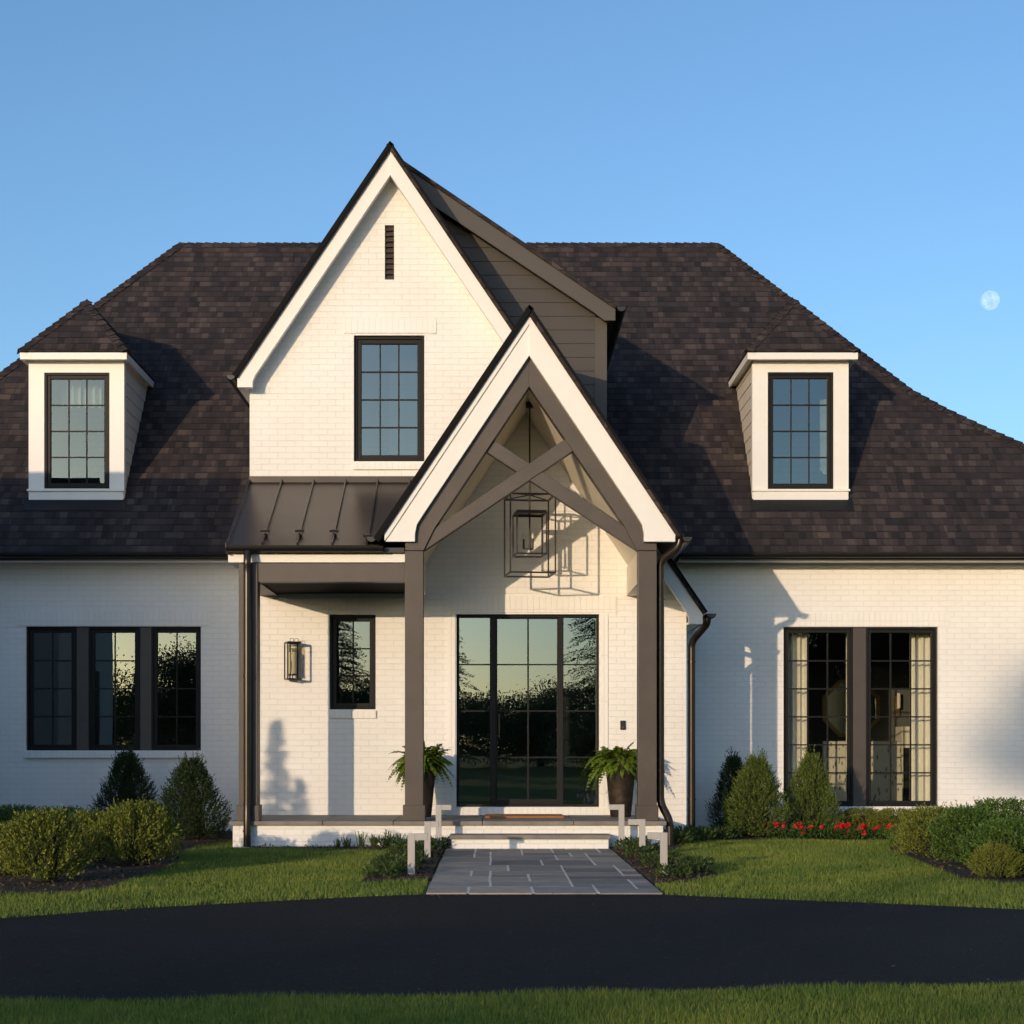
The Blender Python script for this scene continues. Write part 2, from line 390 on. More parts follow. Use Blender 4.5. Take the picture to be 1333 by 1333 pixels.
    def build(s, name, m, parent=None, smooth=False, bevel=0.0):
        off = root_of(parent).location if parent is not None else Vector((0, 0, 0))
        me = bpy.data.meshes.new(name)
        me.from_pydata([(x - off[0], y - off[1], z - off[2]) for x, y, z in s.v], [], s.f)
        me.update()
        uvl = me.uv_layers.new(name="UVMap")
        co = s.v; zz = Vector((0, 0, 1))
        for p in me.polygons:
            nr = p.normal
            if abs(nr.z) > 0.95: uu, vv = Vector((1, 0, 0)), Vector((0, 1, 0))
            else: uu = zz.cross(nr).normalized(); vv = nr.cross(uu)
            for li in p.loop_indices:
                q = Vector(co[me.loops[li].vertex_index]); uvl.data[li].uv = (q.dot(uu), q.dot(vv))
            p.use_smooth = smooth
        me.materials.append(M[m])
        o = link_mesh(name, me, parent)
        if bevel:
            b = o.modifiers.new("bevel", 'BEVEL'); b.width = bevel; b.segments = 2; b.limit_method = 'ANGLE'; b.angle_limit = R(40)
        if smooth:
            try: me.set_sharp_from_angle(angle=R(42))
            except Exception: pass
        return o

def thing(name, label, cat, loc=(0, 0, 0), group=None, rz=0.0):
    o = bpy.data.objects.new(name, None); C.objects.link(o); o.location = loc; o.rotation_euler = (0, 0, rz)
    o.empty_display_size = 0.2
    return tag(o, label, cat, group)
def tag(o, label, cat, group=None):
    o["label"] = label; o["category"] = cat
    if group: o["group"] = group
    return o
def struct(o, kind="structure"): o["kind"] = kind; return o
def copy_thing(src, loc, rz, sc, label, group=None):
    r = src.copy(); C.objects.link(r); r.location = loc; r.rotation_euler = (0, 0, rz); r.scale = sc
    for ch in src.children:
        c = ch.copy(); C.objects.link(c); c.parent = r
    r["label"] = label
    if group: r["group"] = group
    return r

def arr_mesh(name, verts, nper, m, parent=None):
    """verts (N, nper, 3) -> N separate polygons with nper corners, local coordinates"""
    N = len(verts); me = bpy.data.meshes.new(name)
    me.vertices.add(N * nper); me.vertices.foreach_set("co", verts.astype(np.float32).ravel())
    me.loops.add(N * nper); me.loops.foreach_set("vertex_index", np.arange(N * nper, dtype=np.int32))
    me.polygons.add(N); me.polygons.foreach_set("loop_start", np.arange(0, N * nper, nper, dtype=np.int32))
    try: me.polygons.foreach_set("loop_total", np.full(N, nper, dtype=np.int32))
    except Exception: pass
    me.update(calc_edges=True)
    me.materials.append(M[m])
    return link_mesh(name, me, parent)
def norm(a): return a / np.maximum(np.linalg.norm(a, axis=-1, keepdims=True), 1e-9)
def leaf_quads(P, D, Lg, W, fold=0.25, ref=None):
    """diamond leaves from base points P along D"""
    N = len(P); D = norm(D)
    if ref is None: ref = rng.normal(size=(N, 3))
    S = norm(np.cross(D, ref)); Nn = np.cross(S, D)
    Lg = np.broadcast_to(Lg, (N,))[:, None]; W = np.broadcast_to(W, (N,))[:, None]
    mid = P + D * Lg * 0.48 + Nn * Lg * fold * 0.3
    return np.stack([P, mid + S * W / 2, P + D * Lg, mid - S * W / 2], 1)

# ------------------------------------------------------------------ ground, drive, path, beds
def interp_curve(pts, x): 
    pts = sorted(pts); return np.interp(x, [p[0] for p in pts], [p[1] for p in pts])
FAR = [(-40, -6), (-14, 2.5), (-9, 7.0), (-6, 9.8), (-4.6, 10.95), (-3.41, 11.72), (-2.63, 12.45), (-1.76, 13.0), (-1.1, 13.4), (-.54, 13.66), (.4, 13.75), (1.36, 13.62), (2.15, 13.22), (2.98, 12.85), (3.9, 12.35), (5.2, 11.3), (7, 9.7), (10, 6.0), (16, -1), (40, -12)]
def far_edge(x): return interp_curve(FAR, x)
NEAR = [(-40, -12.0), (-14, -3.0), (-9, 3.0), (-6, 5.8), (-4, 7.2), (-2.3, 7.82), (0, 8.06), (2.65, 8.42), (4, 8.3), (6, 7.0), (9, 3.5), (14, -4), (40, -18)]
def near_edge(x): return interp_curve(NEAR, x)

g = MB(); S_ = 3000
g.poly([(-S_, -S_, 0), (S_, -S_, 0), (S_, S_, 0), (-S_, S_, 0)])
struct(g.build("ground", 'ground'))
d = MB(); xs = np.concatenate([np.linspace(-40, -10, 30), np.linspace(-9.8, 9.8, 120), np.linspace(10, 40, 30)])
for a, b in zip(xs[:-1], xs[1:]):
    d.poly([(a, near_edge(a), .006), (b, near_edge(b), .006), (b, far_edge(b), .006), (a, far_edge(a), .006)])
struct(d.build("driveway", 'asphalt'))
# flagstone path
PX0, PX1, PY0, PY1 = -0.555, 1.375, 13.64, 19.72
p = MB(); p.box(PX0 + .013, PX1 - .013, PY0 + .05, PY1, -0.05, 0.0175)
path = struct(p.build("path", 'mortar'))
def flagstones():
    cx, cy = 11, 30; sx, sy = (PX1 - PX0) / cx, (PY1 - PY0) / cy
    occ = np.zeros((cx, cy), bool); st = MB(); gp = 0.011
    r = random.Random(11)
    for j in range(cy):
        for i in range(cx):
            if occ[i, j]: continue
            for t in range(14):
                wv, hv = r.choice([(4, 3), (4, 2), (3, 3), (3, 2), (5, 3), (2, 2), (3, 4), (2, 3), (4, 4)]) if t < 11 else r.choice([(2, 1), (1, 2), (1, 1)])
                if i + wv <= cx and j + hv <= cy and not occ[i:i + wv, j:j + hv].any(): break
            else: wv = hv = 1
            occ[i:i + wv, j:j + hv] = True
            x0, x1, y0, y1 = PX0 + i * sx + gp, PX0 + (i + wv) * sx - gp, PY0 + j * sy + gp * .7, PY0 + (j + hv) * sy - gp * .7
            q = lambda: r.uniform(-.005, .005)
            zt = .0181 + r.uniform(0, .0005)
            st.prism([(x0 + q(), y0 + q(), zt), (x1 + q(), y0 + q(), zt), (x1 + q(), y1 + q(), zt), (x0 + q(), y1 + q(), zt)], (0, 0, -.012))
    o = st.build("flagstones", 'stone', path)
flagstones()

BED_L = [(-9, 13.0), (-5.5, 13.2), (-4.0, 13.72), (-3.5, 13.75), (-3.2, 14.1), (-3.25, 15.6), (-3.2, 16.6), (-3.25, 17.5), (-3.5, 18.8), (-3.55, 20.2), (-3.3, 21.2), (-3.3, 24), (-12, 24), (-12, 13)]
BED_R = [(10, 14.0), (5.5, 14.55), (4.5, 14.7), (4.2, 15.2), (4.35, 16.6), (4.5, 18.2), (4.55, 19.4), (4.9, 20.8), (5.0, 21.6), (3.6, 21.75), (2.9, 21.5), (2.25, 20.9), (2.0, 20.5), (2.0, 24), (12, 24), (12, 14)]
BED_PL = [(-1.16, 14.75), (-.57, 15.1), (-.57, 20.12), (-2.9, 20.12), (-2.7, 19.75), (-1.6, 19.6), (-1.05, 19.2), (-1.12, 17)]
BED_PR = [(1.39, 14.7), (1.8, 14.95), (2.1, 15.7), (1.95, 17.5), (1.85, 19.0), (2.3, 20.3), (2.25, 20.9), (1.39, 20.12)]
def in_poly(pts, poly):
    x, y = pts[:, 0], pts[:, 1]; ins = np.zeros(len(pts), bool); n = len(poly)
    for i in range(n):
        x1, y1 = poly[i]; x2, y2 = poly[(i + 1) % n]
        c = ((y1 > y) != (y2 > y)) & (x < (x2 - x1) * (y - y1) / (y2 - y1 + 1e-12) + x1); ins ^= c
    return ins
for poly in (BED_L, BED_R, BED_PL, BED_PR):
    b = MB(); b.prism([(x, y, .02) for x, y in poly], (0, 0, -.06))
    struct(b.build("mulch_bed", 'mulch'))
# loose bark chips
pts = []
for poly, n in ((BED_L, 5500), (BED_R, 5000), (BED_PL, 1800), (BED_PR, 1700)):
    a = np.array(poly); lo, hi = np.maximum(a.min(0), (-6.5, 13)), np.minimum(a.max(0), (7, 24))
    q = rng.uniform(lo, hi, (n * 3, 2)); q = q[in_poly(q, poly)][:n]; pts.append(q)
q = np.concatenate(pts); N = len(q)
D = rng.normal(size=(N, 3)); D[:, 2] *= 0.5
P = np.column_stack([q, rng.uniform(.02, .035, N)])
struct(arr_mesh("bark_chips", leaf_quads(P, D, rng.uniform(.02, .06, N), rng.uniform(.008, .02, N)), 4, 'chip'), "stuff")

# clippings and leaf bits lying on the drive, mostly along its edges
n_ = 420; lx = rng.uniform(-6, 6, n_); far_ = rng.random(n_) < .5
ly = np.where(far_, far_edge(lx) - np.abs(rng.normal(0, .28, n_)), near_edge(lx) + np.abs(rng.normal(0, .22, n_)))
sc_n = rng.random(n_) < .10; ly = np.where(sc_n, near_edge(lx) + rng.random(n_) * (far_edge(lx) - near_edge(lx)), ly)
D = rng.normal(size=(n_, 3)); D[:, 2] *= .15
struct(arr_mesh("leaf_litter", leaf_quads(np.column_stack([lx, ly, np.full(n_, .011)]), D, rng.uniform(.012, .04, n_), rng.uniform(.004, .012, n_)), 4, 'litter'), "stuff")

# lawn blades
def lawn(n, x0, x1, y0, y1, hmin, hmax, wd, near):
    q = rng.uniform((x0, y0), (x1, y1), (n, 2))
    if near: keep = q[:, 1] < near_edge(q[:, 0]) - .01 + rng.normal(0, .012, n)
    else:
        keep = (q[:, 1] > far_edge(q[:, 0]) + rng.normal(0.015, .012, n))
        for poly in (BED_L, BED_R, BED_PL, BED_PR): keep &= ~in_poly(q, poly)
        keep &= ~((q[:, 0] > PX0 - .02) & (q[:, 0] < PX1 + .02) & (q[:, 1] < 20))
        keep &= ~((q[:, 0] > -3.1) & (q[:, 0] < 2.1) & (q[:, 1] > 20.05))
    q = q[keep]; N = len(q)
    h = rng.uniform(hmin, hmax, N) * (0.8 + .45 * np.sin(q[:, 0] * 2.3 + np.sin(q[:, 1] * 1.7)) ** 2)
    an = rng.uniform(0, 2 * np.pi, N); ln = rng.uniform(.05, .75, N)
    S = np.column_stack([np.cos(an), np.sin(an), np.zeros(N)]) * wd / 2
    ba = rng.uniform(0, 2 * np.pi, N)
    T = np.column_stack([np.cos(ba) * ln, np.sin(ba) * ln, np.ones(N)]) * h[:, None]
    P = np.column_stack([q, np.zeros(N)])
    return np.stack([P - S, P + S, P + T], 1)
B = [lawn(430000, -7, 7.5, 11.2, 24, .026, .047, .0075, False), lawn(105000, -2.8, 3.2, 6.9, 8.6, .022, .045, .0042, True)]
struct(arr_mesh("grass", np.concatenate(B), 3, 'grass'), "stuff")

# ------------------------------------------------------------------ the house
house = thing("house", "white painted brick house with steep front gable, timber portico and dark shingle roof", "house", (0, 22, 0))
YG, YW = 22.0, 24.0          # gable wall plane, wing wall plane
def wall(mb, Y, x0, x1, z0, top, holes, depth=0.22):
    """vertical wall facing -Y with rectangular openings and their reveals; top = list of (x, z)"""
    tx = [t[0] for t in top]; tz = [t[1] for t in top]
    ev = sorted(set([x0, x1] + [v for h in holes for v in h[:2]] + [t for t in tx if x0 < t < x1]))
    for a, b in zip(ev[:-1], ev[1:]):
        if b - a < 1e-6: continue
        m_ = (a + b) / 2; seg = sorted([(h[2], h[3]) for h in holes if h[0] < m_ < h[1]]); z = z0
        for h0, h1 in seg:
            if h0 > z: mb.poly([(a, Y, z), (b, Y, z), (b, Y, h0), (a, Y, h0)])
            z = h1
        za, zb = np.interp(a, tx, tz), np.interp(b, tx, tz)
        if max(za, zb) > z + 1e-4: mb.poly([(a, Y, z), (b, Y, z), (b, Y, max(zb, z)), (a, Y, max(za, z))])
    for h in holes:
        a, b, c, e = h; Y2 = Y + depth
        mb.poly([(a, Y, c), (a, Y, e), (a, Y2, e), (a, Y2, c)]); mb.poly([(b, Y, c), (b, Y2, c), (b, Y2, e), (b, Y, e)])
        mb.poly([(a, Y, e), (b, Y, e), (b, Y2, e), (a, Y2, e)]); mb.poly([(a, Y, c), (a, Y2, c), (b, Y2, c), (b, Y, c)])
def hole(x0, x1, y0, y1, Y): return (U(x0, Y), U(x1, Y), V(y1, Y), V(y0, Y))

# main roof
PITCH = 1.16
def roof_z(Y): return PITCH * Y - 23.36
YE, YR, YB = 23.50, 28.5, 33.5
ZE, ZR = roof_z(YE), roof_z(YR)
RL, RR = -5.30, 3.80
T1 = 2.607; YK = 25.893; ZK = roof_z(YK)
def kick(sgn, xr):
    """hip line from ridge end down to the eave: straight, then flaring outwards"""
    pts = [(xr, YR, ZR), (xr + sgn * T1, YK, ZK)]; x = xr + sgn * T1; y = YK
    n = 8
    for k in range(n):
        y2 = YK + (YE - YK) * (k + 1) / n; sl = (.78, .66, .60)[min(k, 2)]
        x += sgn * (roof_z(y) - roof_z(y2)) / sl; y = y2; pts.append((x, y, roof_z(y)))
    return pts
hl, hr = kick(-1, RL), kick(1, RR)
mr = MB(); TH = 0.05
mr.slab(hl + hr[::-1], TH)
mir = lambda p: (p[0], 2 * YR - p[1], p[2])
mr.slab([mir(p) for p in hl + hr[::-1]], TH)
for h in (hl, hr):
    mr.slab([h[0], h[1], mir(h[1])], TH)
    for a, b in zip(h[1:-1], h[2:]): mr.slab([a, b, mir(b), mir(a)], TH)
roof = mr.build("roof", 'shingle', house)
def cap(mb, A, B_, n1, n2, wd=.13, lift=.012):
    A, B_ = Vector(A), Vector(B_); e = (B_ - A).normalized(); n1, n2 = Vector(n1).normalized(), Vector(n2).normalized()
    d1 = e.cross(n1).normalized(); d2 = e.cross(n2).normalized()
    if d1.dot(n2) > 0: d1 = -d1
    if d2.dot(n1) > 0: d2 = -d2
    L_ = (B_ - A).length; n = max(1, int(L_ / .145)); up = (n1 + n2).normalized()
    for k in range(n):
        a = A + e * L_ * k / n; b = A + e * L_ * (k + 1) / n
        la, lb = lift + .018, lift
        for dd in (d1, d2):
            q = [a + up * la, b + up * lb, b + up * lb + dd * wd, a + up * la + dd * wd]
            mb.prism(q, -up * .012)
NF = (0, -PITCH, 1)
cp = MB()
cap(cp, (RL, YR, ZR), (RR, YR, ZR), NF, (0, PITCH, 1))
cap(cp, hl[1], hl[0], NF, (-1.16, 0, 1)); cap(cp, hr[1], hr[0], NF, (1.16, 0, 1))
for h, s_ in ((hl, -1), (hr, 1)):
    for a, b in zip(h[1:-1], h[2:]): cap(cp, b, a, NF, (s_ * .7, 0, 1))
cp.build("ridge_cap", 'shingle', roof)

# wing walls
XL, XR_ = -11.0, 10.0
GXL, GXR = U(325, YG), U(893.5, YG)
lw_hole = hole(33.5, 261.5, 815.5, 977, YW); rw_hole = hole(1020, 1221, 816, 1050, YW)
ztop = ZE + .12
m_ = MB(); wall(m_, YW, XL, GXL + .02, 0, [(XL, ztop), (GXL + .02, ztop)], [lw_hole])
m_.poly([(XL, YW, 0), (XL, YW, ztop), (XL, 33, ztop), (XL, 33, 0)])
m_.build("left_wing_wall", 'brick', house)
m_ = MB(); wall(m_, YW, GXR - .02, XR_, 0, [(GXR - .02, ztop), (XR_, ztop)], [rw_hole])
m_.poly([(XR_, YW, 0), (XR_, 33, 0), (XR_, 33, ztop), (XR_, YW, ztop)])
m_.build("right_wing_wall", 'brick', house)
m_ = MB(); m_.poly([(XL, 33, 0), (XL, 33, ztop), (XR_, 33, ztop), (XR_, 33, 0)])
m_.build("rear_wall", 'brick', house)
# eaves
for x0, x1 in ((XL - .8, -3.2), (2.6, XR_ + .6)):
    f = MB(); f.box(x0, x1, YW - .06, YW - .002, V(727, YW - .06), V(719, YW - .06)); f.build("frieze_board", 'trim', house)
    f = MB(); f.box(x0, x1, YE + .02, YW - .06, ZE - .085, ZE - .06); f.build("soffit", 'trim', house)
    f = MB(); f.box(x0, x1, YE + .0, YE + .02, ZE - .10, ZE - .0); f.half_gutter((x0, YE - .06, ZE - .008), (x1, YE - .06, ZE - .008), .062)
    f.build("gutter", 'gutter', house, smooth=True)

# gable volume
YB_ = 21.75
GA = (U(508, YB_), V(190, YB_))                       # apex x, z
GL = (U(307, YB_), V(489, YB_)); GRt = (U(918, YB_), V(799, YB_))
slL = (GA[1] - GL[1]) / (GA[0] - GL[0]); slR = (GA[1] - GRt[1]) / (GRt[0] - GA[0])
def gl_z(x): return GA[1] - (slL * (GA[0] - x) if x < GA[0] else slR * (x - GA[0]))
uw = hole(460.6, 552.4, 436.6, 600.6, YG); sw = hole(429, 489, 800, 923.5, YG); dr = hole(594, 780, 799.5, 1050.5, YG); vt = hole(501, 513, 293, 364, YG)
m_ = MB()
wall(m_, YG, GXL, GXR, .0, [(GXL, gl_z(GXL) - .10), (GA[0], GA[1] - .12), (GXR, gl_z(GXR) - .10)], [uw, sw, dr, vt])
m_.poly([(GXL, YG, 0), (GXL, YG, gl_z(GXL) - .1), (GXL, 27, gl_z(GXL) - .1), (GXL, 27, 0)])
m_.poly([(GXR, YG, 0), (GXR, YW + .1, 0), (GXR, YW + .1, gl_z(GXR) - .1), (GXR, YG, gl_z(GXR) - .1)])
m_.build("gable_wall", 'brick', house)
# gable roof
gr = MB(); yb = 29.0
gr.slab([(GA[0], YB_ - .04, GA[1] + .04), (GL[0] - .03, YB_ - .04, GL[1] + .0), (GL[0] - .03, 26.4, GL[1] + .0), (GA[0], yb, GA[1] + .04)], .06)
gr.slab([(GA[0], YB_ - .04, GA[1] + .04), (GRt[0] + .02, YB_ - .04, GRt[1] + .02), (GRt[0] + .02, YW + .1, GRt[1] + .02), (1.2, 25.6, gl_z(1.2) + .04), (GA[0], yb, GA[1] + .04)], .06)
groof = gr.build("gable_roof", 'shingle', house)
def edge_shade(pts, y, t, par):  # dark strip over the roof's front edge, painting its shade
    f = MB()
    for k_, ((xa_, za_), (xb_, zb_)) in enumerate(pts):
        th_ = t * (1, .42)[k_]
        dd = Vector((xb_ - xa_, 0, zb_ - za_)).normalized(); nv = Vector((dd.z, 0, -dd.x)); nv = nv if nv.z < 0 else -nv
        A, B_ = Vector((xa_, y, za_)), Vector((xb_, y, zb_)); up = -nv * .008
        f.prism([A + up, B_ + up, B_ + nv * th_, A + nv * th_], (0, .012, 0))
    f.build("edge_shade_strip", 'edge', par)
edge_shade([((GA[0], GA[1] + .04), (GL[0] - .03, GL[1])), ((GA[0], GA[1] + .04), (GRt[0] + .02, GRt[1] + .02))], YB_ - .055, .05, groof)
cp = MB(); cap(cp, (GA[0], YB_ + .4, GA[1] + .04), (GA[0], 28.5, GA[1] + .04), (-slL, 0, 1), (slR, 0, 1), .09, -.004); cp.build("ridge_cap", 'shingle', groof)
bb = MB()
bb.pprism([(508, 194), (309, 488), (309, 504), (328.5, 504), (328.7, 496), (332, 488.5), (508, 227.5)], YB_, .09)
bb.build("barge_board", 'trim', house)
bb = MB()
bb.pprism([(508, 194), (508, 227.5), (893, 795.5), (896.5, 803), (897, 812), (914.5, 812), (914.8, 797), (509.6, 192.2)], YB_ - .014, .10)
bb.build("barge_board", 'trim', house)
# soffit strips behind the boards + left eave soffit and gutter running back
sf = MB()
sf.slab([(GA[0], YB_ + .09, GA[1] - .05), (GL[0] + .03, YB_ + .09, GL[1] - .05), (GL[0] + .03, YG + .02, GL[1] - .05), (GA[0], YG + .02, GA[1] - .05)], .03)
sf.slab([(GA[0], YB_ + .09, GA[1] - .05), (GRt[0] - .03, YB_ + .09, GRt[1] - .03), (GRt[0] - .03, YG + .02, GRt[1] - .03), (GA[0], YG + .02, GA[1] - .05)], .03)
sf.box(GL[0] + .02, GXL - .004, YB_ + .09, 26.0, V(504, YB_) + .0, V(504, YB_) + .03)
sf.box(GXR + .004, GRt[0] - .05, YB_ + .09, YW - .01, V(812, YB_), V(812, YB_) + .03)
sf.build("soffit", 'trim', house)
gt = MB(); gt.half_gutter((GL[0] - .06, YB_ - .03, GL[1] - .0), (GL[0] - .06, 25.4, GL[1] - .0), .065); gt.build("gutter", 'gutter', house, smooth=True)
gt = MB(); gt.half_gutter((GRt[0] + .075, YB_ - .03, GRt[1] + .0), (GRt[0] + .075, YW - .01, GRt[1] + .0), .065); gt.build("gutter", 'gutter', house, smooth=True)
# louvre slot
v_ = MB(); a, b, c, e = vt; v_.box(a, b, YG + .1, YG + .12, c, e)
for k in range(10):
    h_ = (e - c) / 10; z = c + h_ * k
    v_.prism([(a, YG + .012, z + .004), (a, YG + .05, z + h_ - .002), (a, YG + .07, z + h_ - .002), (a, YG + .032, z + .004)], (b - a, 0, 0))
v_.build("louvre_vent", 'vent', house)

# shed dormer with taupe lap siding beside the gable
YS, YSR = 22.7, 22.45
SA = (U(518, YSR), V(205, YSR)); SE = (U(801, YSR), V(398, YSR)); sls = (SA[1] - SE[1]) / (SE[0] - SA[0])
def clip(poly, a, b, c):      # keep a*x + b*z <= c
    out = []
    for i in range(len(poly)):
        p, q = poly[i], poly[(i + 1) % len(poly)]; dp, dq = a * p[0] + b * p[1] - c, a * q[0] + b * q[1] - c
        if dp <= 0: out.append(p)
        if dp * dq < 0: t = dp / (dp - dq); out.append((p[0] + t * (q[0] - p[0]), p[1] + t * (q[1] - p[1])))
    return out
XC = U(789.5, YS)
sg = MB(); z = 4.6; ex = .184
while z < SA[1]:
    pl = [(-1.4, z), (XC - .14, z), (XC - .14, z + ex), (-1.4, z + ex)]
    pl = clip(pl, sls, 1, SA[1] + sls * SA[0] - .12)
    if len(pl) >= 3:
        f_ = lambda p: (p[0], YS - .014 + .013 * (p[1] - z) / ex, p[1])
        sg.poly([f_(p) for p in pl])
        if pl[0][1] == z: sg.poly([(-1.4, YS + .0, z), (pl[1][0], YS + .0, z), (pl[1][0], YS - .014, z), (-1.4, YS - .014, z)])
    z += ex
sg.poly([(XC, YS, 4), (XC, 27, 4), (XC, 27, SE[1]), (XC, YS, SE[1])])
sdm = sg.build("siding_wall", 'siding_grey', house)
cb = MB(); cb.box(XC - .16, XC + .003, YS - .03, YS + .05, 4.4, SE[1] - .1); cb.build("corner_board", 'board_grey', house)
rb = MB()
rb.prism([(SA[0] - .1, YSR, SA[1] + .02), (SE[0], YSR, SE[1] - .03), (SE[0], YSR, V(417, YSR)), (U(787, YSR), YSR, V(417, YSR)), (U(774, YSR), YSR, V(407, YSR)), (SA[0] - .1, YSR, SA[1] - .26)], (0, .06, 0))
rb.build("rake_board", 'board_grey', house)
sr = MB()
sr.slab([(SA[0] - .1, YSR - .03, SA[1] + .07), (SE[0] + .02, YSR - .03, SE[1] + .0), (SE[0] + .02, 27.5, SE[1] + .0), (SA[0] - .1, 29, SA[1] + .07)], .05)
sr.build("shed_roof", 'shingle', house)
so = MB(); so.box(XC + .002, SE[0], YSR + .06, 26.2, V(417, YSR) - .0, V(417, YSR) + .03)
so.slab([(SA[0], YSR + .06, SA[1] - .06), (SE[0], YSR + .06, SE[1] - .06), (SE[0], YS + .02, SE[1] - .06), (SA[0], YS + .02, SA[1] - .06)], .03)
so.build("soffit", 'board_grey', house)
gt = MB(); gt.half_gutter((SE[0] + .08, YSR - .03, SE[1] - .02), (SE[0] + .08, 26.0, SE[1] - .02), .07); gt.build("gutter", 'gutter', house, smooth=True)

# hipped dormers
def dormer(xc, hw, ew, kname):
    YD, YEv = 24.24, 24.05
    ze = V(456, YEv); pk = ze + 1.2 * ew; yp = YEv + ew * 1.05
    d_ = MB(); zb, zt = V(650, YD), ze - .09
    wd = hole(57.5, 142.5, 485, 636, YD) if xc < 0 else hole(999.5, 1085, 484.5, 636.5, YD)
    wall(d_, YD, xc - hw, xc + hw, zb, [(xc - hw, zt), (xc + hw, zt)], [wd], .12)
    dm = d_.build("dormer", 'trim', house)
    for sg_ in (-1, 1):
        s2 = MB(); z = zb
        while z < zt - .02:
            z1 = min(z + .19, zt); X = xc + sg_ * hw; o0 = sg_ * .012
            q = [(X + o0, YD + .10, z), (X + o0, 26.4, z), (X + sg_ * .001, 26.4, z1), (X + sg_ * .001, YD + .10, z1)]
            s2.poly(q if sg_ > 0 else q[::-1])
            s2.poly([(X, YD + .1, z), (X, 26.4, z), (X + o0, 26.4, z), (X + o0, YD + .1, z)])
            z = z1
        s2.build("side_siding", 'siding_white', dm)
    t = MB()
    for sg_ in (-1, 1):
        X = xc + sg_ * hw; t.box(min(X, X + sg_ * .018), max(X, X + sg_ * .018), YD - .001, YD + .105, zb, zt)
    zl = V(640, YD)
    t.box(xc - hw - .03, xc + hw + .03, YD - .055, YD - .002, zl, zl + .03)
    t.box(xc - hw - .008, xc + hw + .008, YD - .028, YD - .003, zb - .01, zl - .002)
    t.build("trim_boards", 'trim', dm)
    r_ = MB(); A1, A2 = (xc - ew, YEv, ze), (xc + ew, YEv, ze); Pk, Pb = (xc, yp, pk), (xc, 27.2, pk)
    r_.slab([A1, A2, Pk], .035); r_.slab([A2, (xc + ew, 26.4, ze), Pb, Pk], .035); r_.slab([A1, Pk, Pb, (xc - ew, 26.4, ze)], .035)
    nf = (0, -1.14, 1)
    cap(r_, A1, Pk, nf, (-1.2, 0, 1), .11, .006); cap(r_, A2, Pk, nf, (1.2, 0, 1), .11, .006); cap(r_, Pk, Pb, (-1.2, 0, 1), (1.2, 0, 1), .11, .006)
    r_.build("dormer_roof", 'shingle', dm)
    f = MB(); zf0, zf1 = ze - .125, ze - .03
    f.box(xc - ew + .015, xc + ew - .015, YEv + .01, YEv + .04, zf0, zf1)
    for sg_ in (-1, 1):
        X = xc + sg_ * (ew - .015); f.box(min(X, X - sg_ * .03), max(X, X - sg_ * .03), YEv + .042, 26.2, zf0, zf1)
    f.box(xc - ew + .05, xc + ew - .05, YEv + .042, 26.2, zf0 + .02, zf0 + .045)
    f.build("fascia", 'trim', dm)
    fl = MB(); fl.prism([(xc - hw - .06, YD - .16, roof_z(YD - .16) + .006), (xc + hw + .06, YD - .16, roof_z(YD - .16) + .006), (xc + hw + .06, YD, roof_z(YD) + .006), (xc - hw - .06, YD, roof_z(YD) + .006)], (0, -.003, .004)); fl.build("flashing", 'gutter', dm)
    return wd
dwl = dormer((U(99.5, 24.24)), .667, .775, 'l'); dwr = dormer(U(1042, 24.24), .672, .80, 'r')

# windows
def sash(mb, a, b, c, e, Y, fw, dp, fwb=None):
    fwb = fwb or fw
    mb.box(a, a + fw, Y, Y + dp, c, e); mb.box(b - fw, b, Y, Y + dp, c, e)
    mb.box(a + fw, b - fw, Y, Y + dp, e - fw, e); mb.box(a + fw, b - fw, Y, Y + dp, c, c + fwb)
def bars(mb, a, b, c, e, Y, cols, rows, t=.018, off=()):
    for k in range(1, cols): x = a + (b - a) * k / cols; mb.box(x - t / 2, x + t / 2, Y - .012, Y + .012, c, e)
    for k in range(1, rows):
        z = c + (e - c) * k / rows
        mb.box(a, b, Y - .0135, Y + .0135, z - t / 2, z + t / 2)
def window(h, Y, cols, rows, gm, fw1=.03, fw2=.05, name="window", rec=.05, bt=.018, in2=.02):
    a, b, c, e = h; Yf = Y + rec; g_ = .003
    f = MB(); sash(f, a + g_, b - g_, c + g_, e - g_, Yf, fw1, .10)
    w_ = f.build(name, 'frame', house, bevel=.003)
    f = MB(); i = fw1 + .001; sash(f, a + g_ + i, b - g_ - i, c + g_ + i, e - g_ - i, Yf + in2, fw2, .06); f.build("sash", 'frame', w_, bevel=.004)
    i += fw2; ga, gb, gc, ge = a + g_ + i, b - g_ - i, c + g_ + i, e - g_ - i; Yg = Yf + in2 + .03
    f = MB(); f.poly([(ga - .005, Yg, gc - .005), (gb + .005, Yg, gc - .005), (gb + .005, Yg, ge + .005), (ga - .005, Yg, ge + .005)]); f.build("pane", gm, w_)
    f = MB(); bars(f, ga, gb, gc, ge, Yg, cols, rows, bt); f.build("glazing_bars", 'frame', w_)
    return w_
window(uw, YG, 3, 4, 'glass', .035, .055)
window(sw, YG, 2, 3, 'glass', .03, .05)
window(dwl, 24.24, 3, 4, 'glass_dorm_dim', .03, .05, rec=.015)
window(dwr, 24.24, 3, 4, 'glass', .03, .05, rec=.015)
def sub(x0, x1, h): return (U(x0, YW), U(x1, YW), h[2], h[3])
for x0, x1 in ((33.5, 99), (114, 181.8), (196, 261.5)): window(sub(x0, x1, lw_hole), YW, 2, 4, 'glass_low', .03, .05)
for x0, x1 in ((1020, 1112), (1128, 1221)): window(sub(x0, x1, rw_hole), YW, 3, 6, 'glass_clear', .03, .045, bt=.02)
